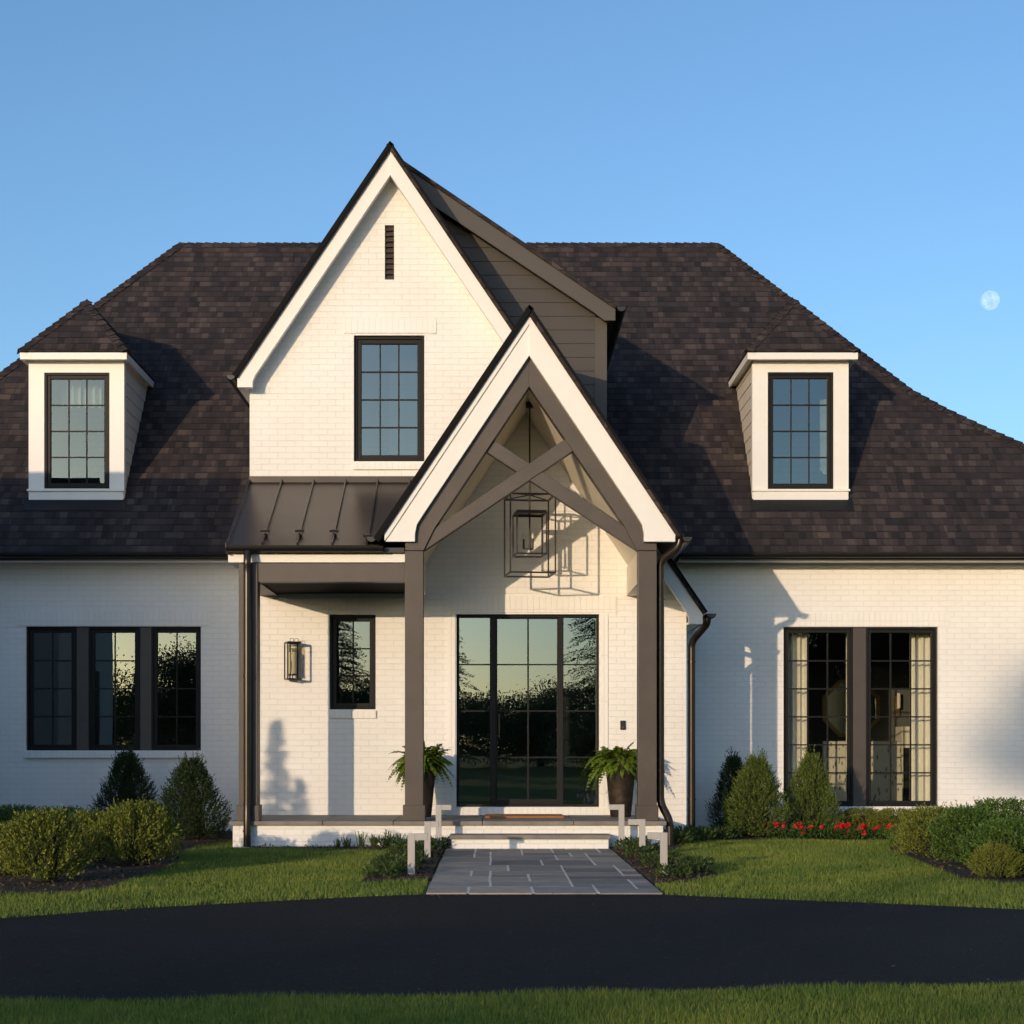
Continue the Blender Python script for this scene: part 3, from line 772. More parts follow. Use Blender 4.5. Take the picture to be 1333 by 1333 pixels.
for x0, x1, h, mm in ((99, 114, lw_hole, 'mullion'), (181.8, 196, lw_hole, 'mullion'), (1112, 1128, rw_hole, 'mullion')):
    f = MB(); f.box(U(x0, YW) - .002, U(x1, YW) + .002, YW + .045, YW + .15, h[2] + .003, h[3] - .003); f.build("mullion", mm, house, bevel=.004)
# soldier-course headers and rowlock sills, each standing slightly proud
def header(x0, x1, y0, y1, Y, nm="lintel", d_=.012):
    f = MB(); f.pbox(x0, x1, y0, y1, Y - d_, d_ + .03); f.build(nm, 'soldier', house)
header(20, 273, 796, 814.5, YW); header(1008, 1236, 798, 815, YW); header(447.6, 568, 415, 434, YG); header(415, 503, 778, 797, YG)
header(31, 262, 978, 986.5, YW, "sill", .05); header(1019, 1222, 1051, 1062, YW, "sill", .05)
header(460, 552.5, 602.5, 611, YG, "sill", .03); header(428, 489.5, 925, 935, YG, "sill", .03)
header(583, 803, 776, 797.5, YG); header(582.5, 803.5, 1051.5, 1062, YG, "sill", .04)
header(582.5, 592.5, 799, 1050, YG, "door_surround", .014); header(781.5, 791.5, 799, 1050, YG, "door_surround", .014)

# front door: black steel frame, glazed leaf and two side lights
a, b, c, e = dr; Yd = YG + .07
f = MB(); k1, k2 = U(638.5, YG), U(643, YG); k3, k4 = U(729, YG), U(734, YG)
sash(f, a + .003, b - .003, c + .003, e - .003, Yd, .03, .12); 
for x0, x1 in ((638, 645.5), (727.5, 733.5)): f.box(U(x0, YG), U(x1, YG), Yd + .002, Yd + .118, c + .033, e - .033)
door = f.build("front_door", 'frame', house, bevel=.003)
def lights(x0, x1, y0, y1, cols, rows, nm):
    f = MB(); A, B2, C2, E2 = hole(x0, x1, y0, y1, YG)
    f.poly([(A, Yd + .06, C2), (B2, Yd + .06, C2), (B2, Yd + .06, E2), (A, Yd + .06, E2)]); f.build("pane", 'glass_door', door)
    f = MB()
    for yy in (864.5, 925.3, 986): z = V(yy, YG); f.box(A, B2, Yd + .045, Yd + .075, z - .009, z + .009)
    if cols == 2: x = U(687.7, YG); f.box(x - .011, x + .011, Yd + .047, Yd + .073, C2, E2)
    for x in (A, B2): f.box(x - .006, x + .006, Yd + .046, Yd + .074, C2, E2)
    f.build("glazing_bars", 'frame', door)
lights(597, 638.2, 803.5, 1048, 1, 4, ''); lights(646, 727.5, 804.5, 1044, 2, 4, ''); lights(733.4, 778, 803.5, 1048, 1, 4, '')
f = MB(); sash(f, U(645.6, YG), U(727.4, YG), c + .035, e - .035, Yd + .03, .018, .05, .06); f.build("door_leaf", 'frame', door)
f = MB(); x = U(650, YG); f.tube([(x, Yd + .03, V(960, YG)), (x, Yd - .03, V(960, YG)), (x, Yd - .03, V(930, YG)), (x, Yd + .03, V(930, YG))], .011, 8); f.build("door_handle", 'lantern', door)

# rooms behind the glass
def room(x0, x1, y0, y1, z0, z1, m='room'):
    f = MB()
    f.poly([(x0, y1, z0), (x1, y1, z0), (x1, y1, z1), (x0, y1, z1)]); f.poly([(x0, y0, z0), (x0, y1, z0), (x0, y1, z1), (x0, y0, z1)])
    f.poly([(x1, y1, z0), (x1, y0, z0), (x1, y0, z1), (x1, y1, z1)]); f.poly([(x0, y0, z1), (x0, y1, z1), (x1, y1, z1), (x1, y0, z1)])
    o = f.build("room_wall", m, house)
    f = MB(); f.poly([(x0, y0, z0), (x1, y0, z0), (x1, y1, z0), (x0, y1, z0)]); f.build("room_floor", 'floor', house)
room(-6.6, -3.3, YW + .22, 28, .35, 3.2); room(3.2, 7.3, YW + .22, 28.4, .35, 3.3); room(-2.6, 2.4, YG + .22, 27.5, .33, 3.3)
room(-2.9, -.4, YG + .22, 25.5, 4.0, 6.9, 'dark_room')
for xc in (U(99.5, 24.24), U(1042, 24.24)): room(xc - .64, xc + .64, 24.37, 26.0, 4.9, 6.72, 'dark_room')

# ---- portico
YP, YBG = 20.12, 20.05
PAX = U(689, YBG); PAZ = V(399, YBG); psl = 1.5
PEW = 1.84
pr = MB()
pr.slab([(PAX, YBG - .05, PAZ), (PAX - PEW, YBG - .05, PAZ - psl * PEW), (PAX - PEW, YG + .0, PAZ - psl * PEW), (PAX - .5, 22.72, PAZ - psl * .5), (PAX, 22.72, PAZ)], .065)
pr.slab([(PAX, YBG - .05, PAZ), (PAX + PEW - .03, YBG - .05, PAZ - psl * (PEW - .03)), (PAX + PEW - .03, YG + .1, PAZ - psl * (PEW - .03)), (PAX, 22.72, PAZ)], .065)
prf = pr.build("portico_roof", 'shingle', house)
edge_shade([((PAX, PAZ), (PAX - PEW, PAZ - psl * PEW)), ((PAX, PAZ), (PAX + PEW - .03, PAZ - psl * (PEW - .03)))], YBG - .064, .055, prf)
cp = MB(); cap(cp, (PAX, YBG + .4, PAZ - .01), (PAX, 22.7, PAZ - .01), (-psl, 0, 1), (psl, 0, 1), .09, -.004); cp.build("ridge_cap", 'shingle', prf)
bl = MB()
bl.pprism([(689, 409), (502, 690), (502, 705), (540, 705), (540.3, 694), (542.5, 683), (550, 671), (689, 462.5)], YBG, .068)
bl.build("barge_board", 'trim', house, bevel=.002)
bl = MB()
bl.pprism([(689, 409), (689, 462.5), (829.5, 672), (836, 683), (838.3, 694), (838.5, 705), (879, 705), (879.3, 689), (690.6, 406)], YBG - .018, .085)
bl.build("barge_board", 'trim', house, bevel=.002)
bl = MB(); bl.pprism([(689, 408.5), (500.5, 691.5), (500.5, 704), (506.5, 696), (688.9, 421.5)], YBG - .022, .02)
bl.build("crown_moulding", 'trim', house)
# truss timbers
def timber(px, Yf, d_, nm): f = MB(); f.pprism(px, Yf, d_); f.build(nm, 'timber', house, bevel=.006)
timber([(689, 446), (689, 503), (565, 689), (551.5, 716.5), (527.5, 716.5), (527.5, 690), (545, 660)], YP, .20, "rafter_timber")
timber([(689, 446), (833, 660), (855, 690), (855, 716.5), (829.5, 716.5), (814, 686.5), (689, 503)], YP, .20, "rafter_timber")
timber([(549, 719), (562, 690), (737.5, 570), (746, 587)], YP + .03, .14, "brace_timber")
timber([(643.5, 573), (633, 588), (831.5, 718.5), (818, 688)], YP + .045, .11, "brace_timber")
# sloping ceiling inside
def cil(x0, z0, x1, z1):
    f = MB(); f.slab([(x0, YP + .19, z0), (x1, YP + .19, z1), (x1, YG - .003, z1), (x0, YG - .003, z0)], -.02); f.build("portico_ceiling", 'cream', house)
cil(PAX, 5.55, PAX + 1.40, 5.55 - 1.5 * 1.40); cil(PAX, 5.55, PAX - 1.40, 5.55 - 1.5 * 1.40)
# posts
def post(x0, x1, pl0, pl1, ytop):
    f = MB(); f.box(U(x0, YP), U(x1, YP), YP, YP + .225, .325, V(ytop, YP)); o = f.build("post", 'timber', house, bevel=.006)
    f = MB(); f.box(U(pl0, YP), U(pl1, YP), YP - .025, YP + .25, .322, V(1048, YP)); f.build("plinth", 'timber', o, bevel=.006)
post(310.8, 335.4, 308.5, 337.5, 733); post(527, 551, 524.5, 553.5, 717); post(831, 855, 828.5, 857, 717)
zb0, zb1 = V(757, YP), V(717, YP)
for x0, x1 in ((1.735, 1.95), (-1.045, -.87)):
    f = MB(); f.box(x0, x1, YP + .226, YG - .002, zb0, zb1); f.build("beam", 'cream', house)
f = MB(); f.box(U(310.8, YP), U(335.2, YP), YP + .226, YG - .002, zb0, V(733, YP)); f.build("beam", 'timber', house)
f = MB(); f.box(U(335.6, YP), U(526.8, YP), YP + .02, YP + .2, zb0, V(733, YP)); f.build("beam", 'timber', house)
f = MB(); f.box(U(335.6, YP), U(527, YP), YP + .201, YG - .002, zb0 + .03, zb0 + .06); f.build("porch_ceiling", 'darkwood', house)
f = MB(); f.box(U(297, 20.2), U(527, 20.2), 20.2, 20.235, V(732, 20.2), V(721, 20.2)); f.box(U(297, 20.2), U(310, 20.2), 20.236, YW - .07, V(732, 20.2), V(721, 20.2)); f.build("fascia", 'trim', house)
f = MB(); f.box(U(297.5, 20.1), U(526, 20.1), 20.12, 20.19, V(719, 20.12), V(713, 20.12)); f.half_gutter((U(296.5, 20.1), 20.06, V(711.5, 20.06)), (U(500, 20.1), 20.06, V(711.5, 20.06)), .06); f.build("gutter", 'gutter', house, smooth=True)
# standing-seam roof over the porch
ZT, ZBm = V(626, YG), V(710, 20.1); YT, YBm = YG - .01, 20.08
xa = GXL - .0; xt, xb = -.72, -1.36
mr2 = MB(); mr2.slab([(xa, YT, ZT), (xa, YBm, ZBm), (xb, YBm, ZBm), (xt, YT, ZT)], .03)
mroof = mr2.build("porch_roof", 'metalroof', house)
nrm = Vector((0, -(ZT - ZBm), YT - YBm)).normalized(); s3 = MB()
for k in range(7):
    x = xa + .012 + k * .415
    t0 = 0.0
    A = Vector((x, YT, ZT)); B2 = Vector((x, YBm, ZBm))
    lim = xt + (xb - xt) * np.array([0, 1])
    if x > xb: fr = max(0, (xt - x) / (xt - xb)); B2 = A + (B2 - A) * fr
    if (A - B2).length < .1: continue
    s3.bar(A + nrm * .018, B2 + nrm * .018, .016, .036, nrm)
    if 0 < k < 5:
        s4 = MB(); q = A + (B2 - A) * (.86 if k < 4 else .93); s4.box(q.x - .028, q.x + .028, q.y - .02, q.y + .02, q.z + .015, q.z + .075)
        s4.tube([q + Vector((-.055, -.02, .05)), q + Vector((.055, -.02, .05))], .014, 6); s4.build("snow_guard", 'gutter', mroof)
s3.build("standing_seams", 'metalroof', mroof)
f = MB(); f.box(xa, -.7, YT - .03, YT + .005, ZT + .012, ZT + .055); f.box(xa, -.7, YT - .06, YT - .031, ZT - .03, ZT + .02); f.build("flashing", 'metalroof', house)
f = MB(); f.prism([(xa - .012, YT, ZT + .03), (xa - .012, YBm - .01, ZBm + .03), (xa - .012, YBm - .01, ZBm - .03), (xa - .012, YT, ZT - .03)], (.011, 0, 0)); f.build("rake_trim", 'gutter', house)
f = MB(); f.poly([(xa, YT, ZT), (xa, YBm, ZBm), (xa, YBm, ZBm - .1), (xa, YT, ZBm - .1)]); f.build("porch_cheek", 'brick', house)
# portico gutters
for sx in (-1, 1):
    gx = PAX + sx * (PEW + .03); gz = PAZ - psl * PEW + .02
    f = MB(); f.half_gutter((gx, YBG - .06, gz), (gx, YG - .02, gz), .068); f.build("gutter", 'gutter', house, smooth=True)
# downspouts
def spout(pts, r, bands=()):
    # rounded corners
    P = [Vector(q) for q in pts]; out = [P[0]]
    for k in range(1, len(P) - 1):
        a, b, c = P[k - 1], P[k], P[k + 1]; rr = min(.09, (a - b).length * .45, (c - b).length * .45)
        s, t = b + (a - b).normalized() * rr, b + (c - b).normalized() * rr
        for q in range(6): u = q / 5; out.append(s * (1 - u) ** 2 + b * 2 * u * (1 - u) + t * u * u)
    out.append(P[-1])
    f = MB(); f.tube(out, r, 14)
    for x, y, z in bands: f.tube([(x, y, z - .012), (x, y, z + .012)], r + .006, 14)
    f.build("downspout", 'bronze', house, smooth=True)
yd = YP - .075
xq = U(322, yd)
spout([(xq, 20.08, V(716, 20.08)), (xq, yd - .02, V(730, yd)), (xq, yd, V(742, yd)), (xq, yd, V(1050, yd)), (xq, 20.03, V(1070, yd)), (xq, 20.03, .02)], .046, [(xq, yd, V(1047, yd)), (xq, yd, V(880, yd)), (xq, 20.03, V(1082, 20.03))])
ys_ = YP + .24
spout([(U(886, 20.1), 20.12, V(694, 20.1)), (U(884, 20.1), 20.12, V(712, 20.1)), (U(858.5, ys_), ys_ - .1, V(731, ys_)), (U(858.5, ys_), ys_ - .1, V(1045, ys_)), (U(872, 20.25), 20.25, V(1068, 20.25)), (U(872, 20.25), 20.25, .02)], .047, [(U(858.5, ys_), ys_ - .1, V(781, ys_)), (U(858.5, ys_), ys_ - .1, V(1003, ys_)), (U(872, 20.25), 20.25, V(1075, 20.25))])
y5 = YG + .19
spout([(U(922, 21.8), 21.85, V(802, 21.8)), (U(921, 21.8), 21.85, V(812, 21.8)), (U(899.5, y5), y5 - .08, V(836, y5)), (U(899.5, y5), y5 - .08, .02)], .047, [(U(899.5, y5), y5 - .08, V(862, y5)), (U(899.5, y5), y5 - .08, V(1040, y5))])
# porch slab and step
f = MB(); f.box(U(303, 20.13), U(863, 20.13), 20.13, YG - .002, .0, .27); f.build("porch_base", 'brick', house)
f = MB(); xs_ = [U(298, 20.08), U(420, 20.08), U(512, 20.08), U(628, 20.08), U(747, 20.08), U(868, 20.08)]
for a, b in zip(xs_[:-1], xs_[1:]): f.box(a + .003, b - .003, 20.08, YG - .002, .272, .322)
f.build("porch_coping", 'coping', house, bevel=.005)
f = MB(); f.box(U(588, 19.76), U(792, 19.76), 19.76, 20.129, .0, .125); st_ = f.build("porch_step", 'brick', house)
f = MB(); f.box(U(585, 19.72), U(795, 19.72), 19.72, 20.128, .127, .175); f.build("tread", 'coping', st_, bevel=.006)

# ------------------------------------------------------------------ small things on and around the house
# hanging lantern
LX, LY = .456, 21.1
lan = thing("hanging_lantern", "open dark bronze cage lantern with candle lamps hanging in the portico gable", "lantern", (LX, LY, 3.357))
rot = Matrix.Rotation(R(7), 3, 'Z')
def LP(x, y, z): q = rot @ Vector((x, y, 0)); return (LX + q.x, LY + q.y, z)
def cage(mb, hw, z0, z1, t):
    for sx in (-1, 1):
        for sy in (-1, 1): mb.bar(LP(sx * hw, sy * hw, z0), LP(sx * hw, sy * hw, z1), t, t)
    for z in (z0, z1):
        for s_ in (-1, 1):
            mb.bar(LP(-hw, s_ * hw, z), LP(hw, s_ * hw, z), t, t); mb.bar(LP(s_ * hw, -hw, z), LP(s_ * hw, hw, z), t, t)
f = MB(); cage(f, .28, 3.357, 4.325, .02)
for sx, sy in ((-1, -1), (-1, 1), (1, -1), (1, 1)): f.bar(LP(sx * .28, sy * .28, 4.325), LP(0, 0, 4.35), .012, .012)
f.build("outer_cage", 'lantern', lan)
f = MB(); cage(f, .185, 3.60, 4.11, .02); f.prism([LP(-.185, -.185, 4.12), LP(.185, -.185, 4.12), LP(.185, .185, 4.12), LP(-.185, .185, 4.12)], (0, 0, .02)); f.build("inner_frame", 'lantern', lan)
f = MB(); f.tube([LP(0, 0, 3.66), LP(0, 0, 5.47)], .011, 8); f.tube([LP(0, 0, 5.44), LP(0, 0, 5.51)], .05, 12); f.build("rod", 'lantern', lan)
for k in range(3):
    an = k * 2.094 + .9; x, y = .075 * math.cos(an), .075 * math.sin(an)
    f = MB(); f.tube([LP(x, y, 3.68), LP(x, y, 3.80)], .013, 8); f.bar(LP(0, 0, 3.675), LP(x, y, 3.68), .012, .012); cd = f.build("candle", 'lantern', lan)
    f = MB(); f.tube([LP(x, y, 3.80), LP(x, y, 3.83), LP(x, y, 3.87)], [.010, .016, .004], 8); f.build("bulb", 'candle', cd)
# wall lantern
wx = U(381, 21.85)
wlt = thing("wall_lantern", "tall narrow bronze wall lantern with glass cylinder on the white brick porch wall", "lantern", (wx, 21.98, V(885, 21.9)))
rot = Matrix.Rotation(R(20), 3, 'Z'); LX, LY = wx - .0, 21.845
z0, z1 = V(884, 21.85), V(837, 21.85)
f = MB(); cage(f, .085, z0, z1, .018); f.prism([LP(-.085, -.085, z1), LP(.085, -.085, z1), LP(.085, .085, z1), LP(-.085, .085, z1)], (0, 0, .016)); f.build("cage", 'lantern', wlt)
f = MB(); f.lathe((LX, LY, z0), [(.055, .06), (.055, z1 - z0 - .02)], 16); f.build("glass_cylinder", 'glass_lamp', wlt, smooth=True)
f = MB(); f.lathe((LX, LY, z0), [(.05, .07), (.05, z1 - z0 - .12)], 16); f.build("lamp_sleeve", 'curtain', wlt, smooth=True)
f = MB(); f.lathe((LX, LY, z0), [(.06, .045), (.06, .06)], 16); f.bar((LX, LY, z0), (LX, LY, z0 + .05), .012, .012); f.build("lamp_base", 'lantern', wlt)
f = MB(); f.box(wx - .05, wx + .05, 21.965, 21.998, z0 + .06, z1 - .06); f.box(wx - .02, wx + .02, 21.9, 21.965, z1 - .14, z1 - .1); f.build("back_plate", 'lantern', wlt)
f = MB()
for o_ in (-.01, .05):
    zz = z1 + .016; f.tube([LP(o_ - .022, 0, zz), LP(o_ - .022, 0, zz + .04), LP(o_ + .022, 0, zz + .04), LP(o_ + .022, 0, zz)], .004, 6)
f.build("loop", 'lantern', wlt)
# doorbell
db = thing("doorbell", "small black doorbell panel on white brick right of the front door", "doorbell", (U(811, YG), YG - .02, V(950, YG)))
f = MB(); f.pbox(807.5, 814.5, 938, 950, YG - .022, .021); f.build("panel", 'black', db, bevel=.003)
f = MB(); f.tube([(U(811, YG), YG - .027, V(946.5, YG)), (U(811, YG), YG - .0225, V(946.5, YG))], .014, 12); f.build("button", 'mullion', db)
# doormat
dm_ = MB(); dm_.box(U(632, 21.2), U(733, 21.2), 20.9, 21.55, .3225, .352); tag(dm_.build("doormat", 'mat', bevel=.006), "brown coir doormat lying on the porch before the front door", "doormat")
# planters and ferns
def planter(xc, yc, label):
    t = thing("planter", label, "planter", (xc, yc, .322), "tall tapered planters by the door")
    f = MB(); f.lathe((xc, yc, .3225), [(.125, 0), (.132, .02), (.168, .38), (.195, .70), (.20, .735), (.18, .735), (.165, .66)], 28); f.build("pot", 'pot', t, smooth=True)
    f = MB(); f.lathe((xc, yc, .3225), [(.16, .64), (.165, .655)], 16); f.build("soil", 'mulch', t)
    return t
pl1 = (U(548, 21.35), 21.35); pl2 = (U(808, 21.35), 21.35)
planter(*pl1, "tall dark tapered planter left of front door, half hidden by a post"); planter(*pl2, "tall dark tapered planter right of front door below the doorbell")
def fern(xc, yc, z, seed, label, squash):
    r = np.random.default_rng(seed); t = thing("fern", label, "fern", (xc, yc, z), "ferns in the planters")
    Q = []; st = MB()
    for k in range(190):
        an = r.uniform(0, 2 * np.pi); ln = r.uniform(.18, .44) * (.8 + .2 * r.random()); lift = r.uniform(.3, 1.15); droop = r.uniform(.8, 2.1)
        if k < 60: ln *= .62; lift += .7
        dx, dy = np.cos(an) * squash[0], np.sin(an) * squash[1]
        u = np.linspace(0, 1, 20)
        px = dx * ln * u; py = dy * ln * u; pz = ln * (lift * u - droop * u ** 2 * .75)
        A = np.column_stack([px, py, pz]) + np.array([dx, dy, 0]) * .05
        T = norm(np.gradient(A, axis=0)); S = norm(np.cross(T, np.array([0, 0, 1.0]) + r.normal(0, .25, 3)))
        st.tube([tuple(A[i] + (xc, yc, z)) for i in range(0, 20, 3)], .0028, 4, False)
        wdt = .082 * np.sin(np.pi * np.clip(u * .85 + .13, 0, 1)) * (.8 + .4 * r.random())
        for s_ in (-1, 1):
            D = S * s_ + T * .55 + r.normal(0, .12, (20, 3)) + np.array([0, 0, -.25])
            Q.append(leaf_quads(A[2:], D[2:], wdt[2:] * r.uniform(.7, 1.15, 18), .036, .2, np.cross(D, T)[2:]))
    arr_mesh("fronds", np.concatenate(Q), 4, 'fern', t); st.build("stems_or_core", 'fern', t)
fern(*pl1, 1.02, 3, "bright green fern in the planter left of the door, behind the post", (1.0, .9))
fern(pl2[0] - .05, pl2[1], 1.03, 5, "bright green fern spilling over the planter right of the door", (1.0, .9))
# path lights
def path_light(x, y, arm, h, label):
    t = thing("path_light", label, "path light", (x, y, 0), "path lights along the stone path")
    s_ = .066; f = MB(); f.box(x - s_ / 2, x + s_ / 2, y - .025, y + .025, 0, h); f.build("post", 'lamp_post', t, bevel=.003)
    xa_, xb_ = (x + s_ / 2, x + s_ / 2 + arm) if arm > 0 else (x - s_ / 2 + arm, x - s_ / 2)
    f = MB(); f.box(xa_, xb_, y - .025, y + .025, h - .062, h); f.build("arm", 'lamp_post', t, bevel=.003)
path_light(U(535.5, 15.6), 15.6, .115, .40, "pale grey path light nearest the driveway, left of the path")
path_light(U(556.5, 18.0), 18.0, .085, .41, "pale grey path light midway along the left edge of the path")
path_light(U(571, 19.7), 19.7, .115, .53, "pale grey path light beside the porch step, left of the path")
path_light(U(864, 15.6), 15.6, -.115, .41, "pale grey path light nearest the driveway, right of the path")
path_light(U(836, 18.3), 18.3, -.12, .42, "pale grey path light midway along the right edge of the path")
path_light(U(809, 19.8), 19.8, -.11, .53, "pale grey path light beside the porch step, right of the path")

# furnishings seen through the glass
def curtain(x0, x1, Y, z0, z1, m, label):
    f = MB(); n = 40; pts = []
    for k in range(n + 1):
        u = k / n; pts.append((x0 + (x1 - x0) * u, Y + .03 * math.sin(u * (x1 - x0) * 60) + .012 * math.sin(u * 17)))
    for (xa_, ya), (xb_, yb2) in zip(pts[:-1], pts[1:]): f.poly([(xa_, ya, z0), (xb_, yb2, z0), (xb_, yb2, z1), (xa_, ya, z1)])
    f.poly([(x0, Y - .04, z1), (x1, Y - .04, z1), (x1, Y + .04, z1), (x0, Y + .04, z1)])
    tag(f.build("curtain", m, smooth=True), label, "curtain", "curtains behind the windows")
yc = 24.42
curtain(U(1024, yc), U(1049.5, yc), yc, .36, 3.1, 'curtain', "cream curtain at the left edge of the tall double window")
curtain(U(1184, yc), U(1216, yc), yc, .36, 3.1, 'curtain', "cream pleated curtain at the right edge of the tall double window")
curtain(U(1101, yc), U(1106, yc), yc, .36, 3.1, 'curtain', "narrow cream curtain edge beside the mullion of the tall double window")
yc = 24.62
curtain(U(80, yc), U(106, yc), yc, V(530, yc), V(490, yc), 'sheer', "short white curtain over middle of the left dormer window")
curtain(U(108, yc), U(133, yc), yc, V(530, yc), V(490, yc), 'sheer', "short white curtain at the right of the left dormer window")
curtain(U(1067, yc), U(1082, yc), yc, V(640, yc), V(520, yc), 'sheer', "white curtain behind the right panes of the right dormer window")
def dining_chair(x, y, label, w_=.46):
    t = thing("dining_chair", label, "chair", (x, y, .35), "chairs behind the tall window")
    f = MB(); f.box(x - w_ / 2, x + w_ / 2, y - .05, y + .05, .80, 1.30); f.build("backrest", 'fabric', t, bevel=.03)
    f = MB(); f.box(x - w_ / 2, x + w_ / 2, y + .051, y + .5, .74, .84); f.build("seat", 'fabric', t, bevel=.02)
    f = MB(); f.box(x - w_ / 2 - .01, x + w_ / 2 + .01, y - .051, y + .49, .36, .80); f.build("skirt", 'fabric', t, bevel=.01)
dining_chair(U(1090, 25.4), 25.4, "dining chair in leaf print slipcover behind the left sash"); dining_chair(U(1153, 25.4), 25.4, "dining chair in leaf print slipcover behind the right sash")
mx_, mz = U(1108, 28.3), V(922, 28.3)
mi = thing("wall_mirror", "octagonal gilt mirror on the dining room's back wall", "mirror", (mx_, 28.36, mz))
oc = lambda r, Y: [(mx_ + r * math.cos(R(22.5 + 45 * k)), Y, mz + r * math.sin(R(22.5 + 45 * k))) for k in range(8)]
f = MB(); A, B2 = oc(.52, 28.3), oc(.45, 28.3)
for k in range(8): f.prism([A[k], A[(k + 1) % 8], B2[(k + 1) % 8], B2[k]], (0, .05, 0))
f.build("frame", 'gold', mi)
f = MB(); f.poly(oc(.455, 28.33)); f.build("glass", 'mirror', mi)
sx_, sz_ = U(1169, 28.3), V(918, 28.3)
sc_ = thing("wall_sconce", "slim brass wall sconce beside the octagonal mirror", "sconce", (sx_, 28.36, sz_))
f = MB(); f.box(sx_ - .04, sx_ + .04, 28.34, 28.38, sz_ - .2, sz_ + .15); f.build("back_plate", 'gold', sc_)
f = MB(); f.tube([(sx_, 28.25, sz_ - .05), (sx_, 28.25, sz_ + .2)], .03, 10); f.bar((sx_, 28.34, sz_ - .05), (sx_, 28.25, sz_ - .05), .02, .02); f.build("lamp_tube", 'candle', sc_)
ch_ = thing("console_cabinet", "pale cabinet with dark opening against the dining room's back wall", "cabinet", (U(1182, 28), 28, .35))
f = MB(); f.box(U(1172, 28), U(1196, 28), 27.9, 28.35, .36, 1.55); f.build("body", 'curtain', ch_); f = MB(); f.box(U(1174, 28), U(1187, 28), 27.89, 27.899, .37, 1.2); f.build("opening", 'black', ch_)

# ------------------------------------------------------------------ plants
def shrub_mesh(kind, hgt, rad, n, leaf, mats, seed, loose=.10, name="shrub", label="", cat="shrub", loc=(0, 0, 0), group=None, lw=.5, up=.9):
    r = np.random.default_rng(seed)
    t = thing(name, label, cat, loc, group)
    u = r.uniform(0, 1, n) ** (.9 if kind == 'cone' else .8); an = r.uniform(0, 2 * np.pi, n)
    if kind == 'cone':
        prof = lambda q: np.where(q < .22, .80 + .20 * np.sin(q / .22 * np.pi / 2), np.clip(1 - np.clip((q - .22) / .78, 0, 1) ** 1.35, 0, 1) ** .85) * .97 + .03
        z = u ** 1.25 * .97
    else:
        prof = lambda q: np.sqrt(np.clip(1 - ((q - .38) / .64) ** 2, .02, 1)); z = u
    lump = 1 + .12 * np.sin(an * 3 + z * 7 + seed) + .10 * np.sin(an * 5 - z * 11 + 2 * seed) + .05 * np.sin(an * 9 + z * 23)
    rr = rad * prof(z) * lump * (1.03 - .55 * r.random(n) ** 1.7)
    strag = r.random(n) < .10; rr[strag] *= 1 + loose * r.uniform(.4, 1.4, int(strag.sum()))
    z = np.where(strag, z * r.uniform(1.0, 1.16, n), z)
    P = np.column_stack([np.cos(an) * rr, np.sin(an) * rr, z * hgt * .95 + .02])
    D = np.column_stack([np.cos(an), np.sin(an), np.full(n, up) + z * 1.1]) + r.normal(0, .34, (n, 3)); D = norm(D)
    k = 8; sl = leaf * 3.4
    Q = []
    for i in range(k):
        f_ = i / (k - 1); B0 = P + D * (sl * f_)[..., None] if np.ndim(sl) else P + D * sl * f_
        ax = norm(D + norm(np.cross(D, r.normal(size=(n, 3)))) * (1.0 - .55 * f_))
        Q.append(leaf_quads(B0, ax, leaf * r.uniform(.75, 1.2, n), leaf * lw, .3))
    arr_mesh("foliage", np.concatenate(Q), 4, mats, t)
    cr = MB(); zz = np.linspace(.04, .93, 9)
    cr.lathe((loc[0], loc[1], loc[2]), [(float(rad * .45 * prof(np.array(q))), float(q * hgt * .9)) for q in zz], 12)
    cr.build("stems_or_core", 'core', t)  # solid core filling the shrub, inner shade painted as dark green
    return t
# cones
c1 = shrub_mesh('cone', 1.04, .375, 2900, .026, 'boxwood', 1, name="cone_shrub", cat="shrub", loc=(3.46, 22.2, .02), group="clipped cone boxwoods", label="broad sunlit cone boxwood left of the tall double window")
c2 = copy_thing(c1, (U(1056, 22.6), 22.6, .02), 2.1, (.86, .86, 1.03), "narrower sunlit cone boxwood standing in front of the tall double window")
c0 = shrub_mesh('cone', 1.05, .27, 1700, .026, 'boxshade', 4, name="cone_shrub", cat="shrub", loc=(U(955, 23.2), 23.2, .02), group="clipped cone boxwoods", label="slim dark cone boxwood half hidden behind the broad sunlit cone")
c3 = shrub_mesh('cone', 1.02, .40, 2800, .026, 'boxshade', 6, name="cone_shrub", cat="shrub", loc=(U(249, 21.6), 21.6, .02), group="clipped cone boxwoods", label="broad shaded cone boxwood nearest the porch's left corner")
c4 = copy_thing(c3, (U(165, 22.8), 22.8, .02), 1.2, (.92, .92, 1.08), "shaded cone boxwood under the triple window, left of the broad one")
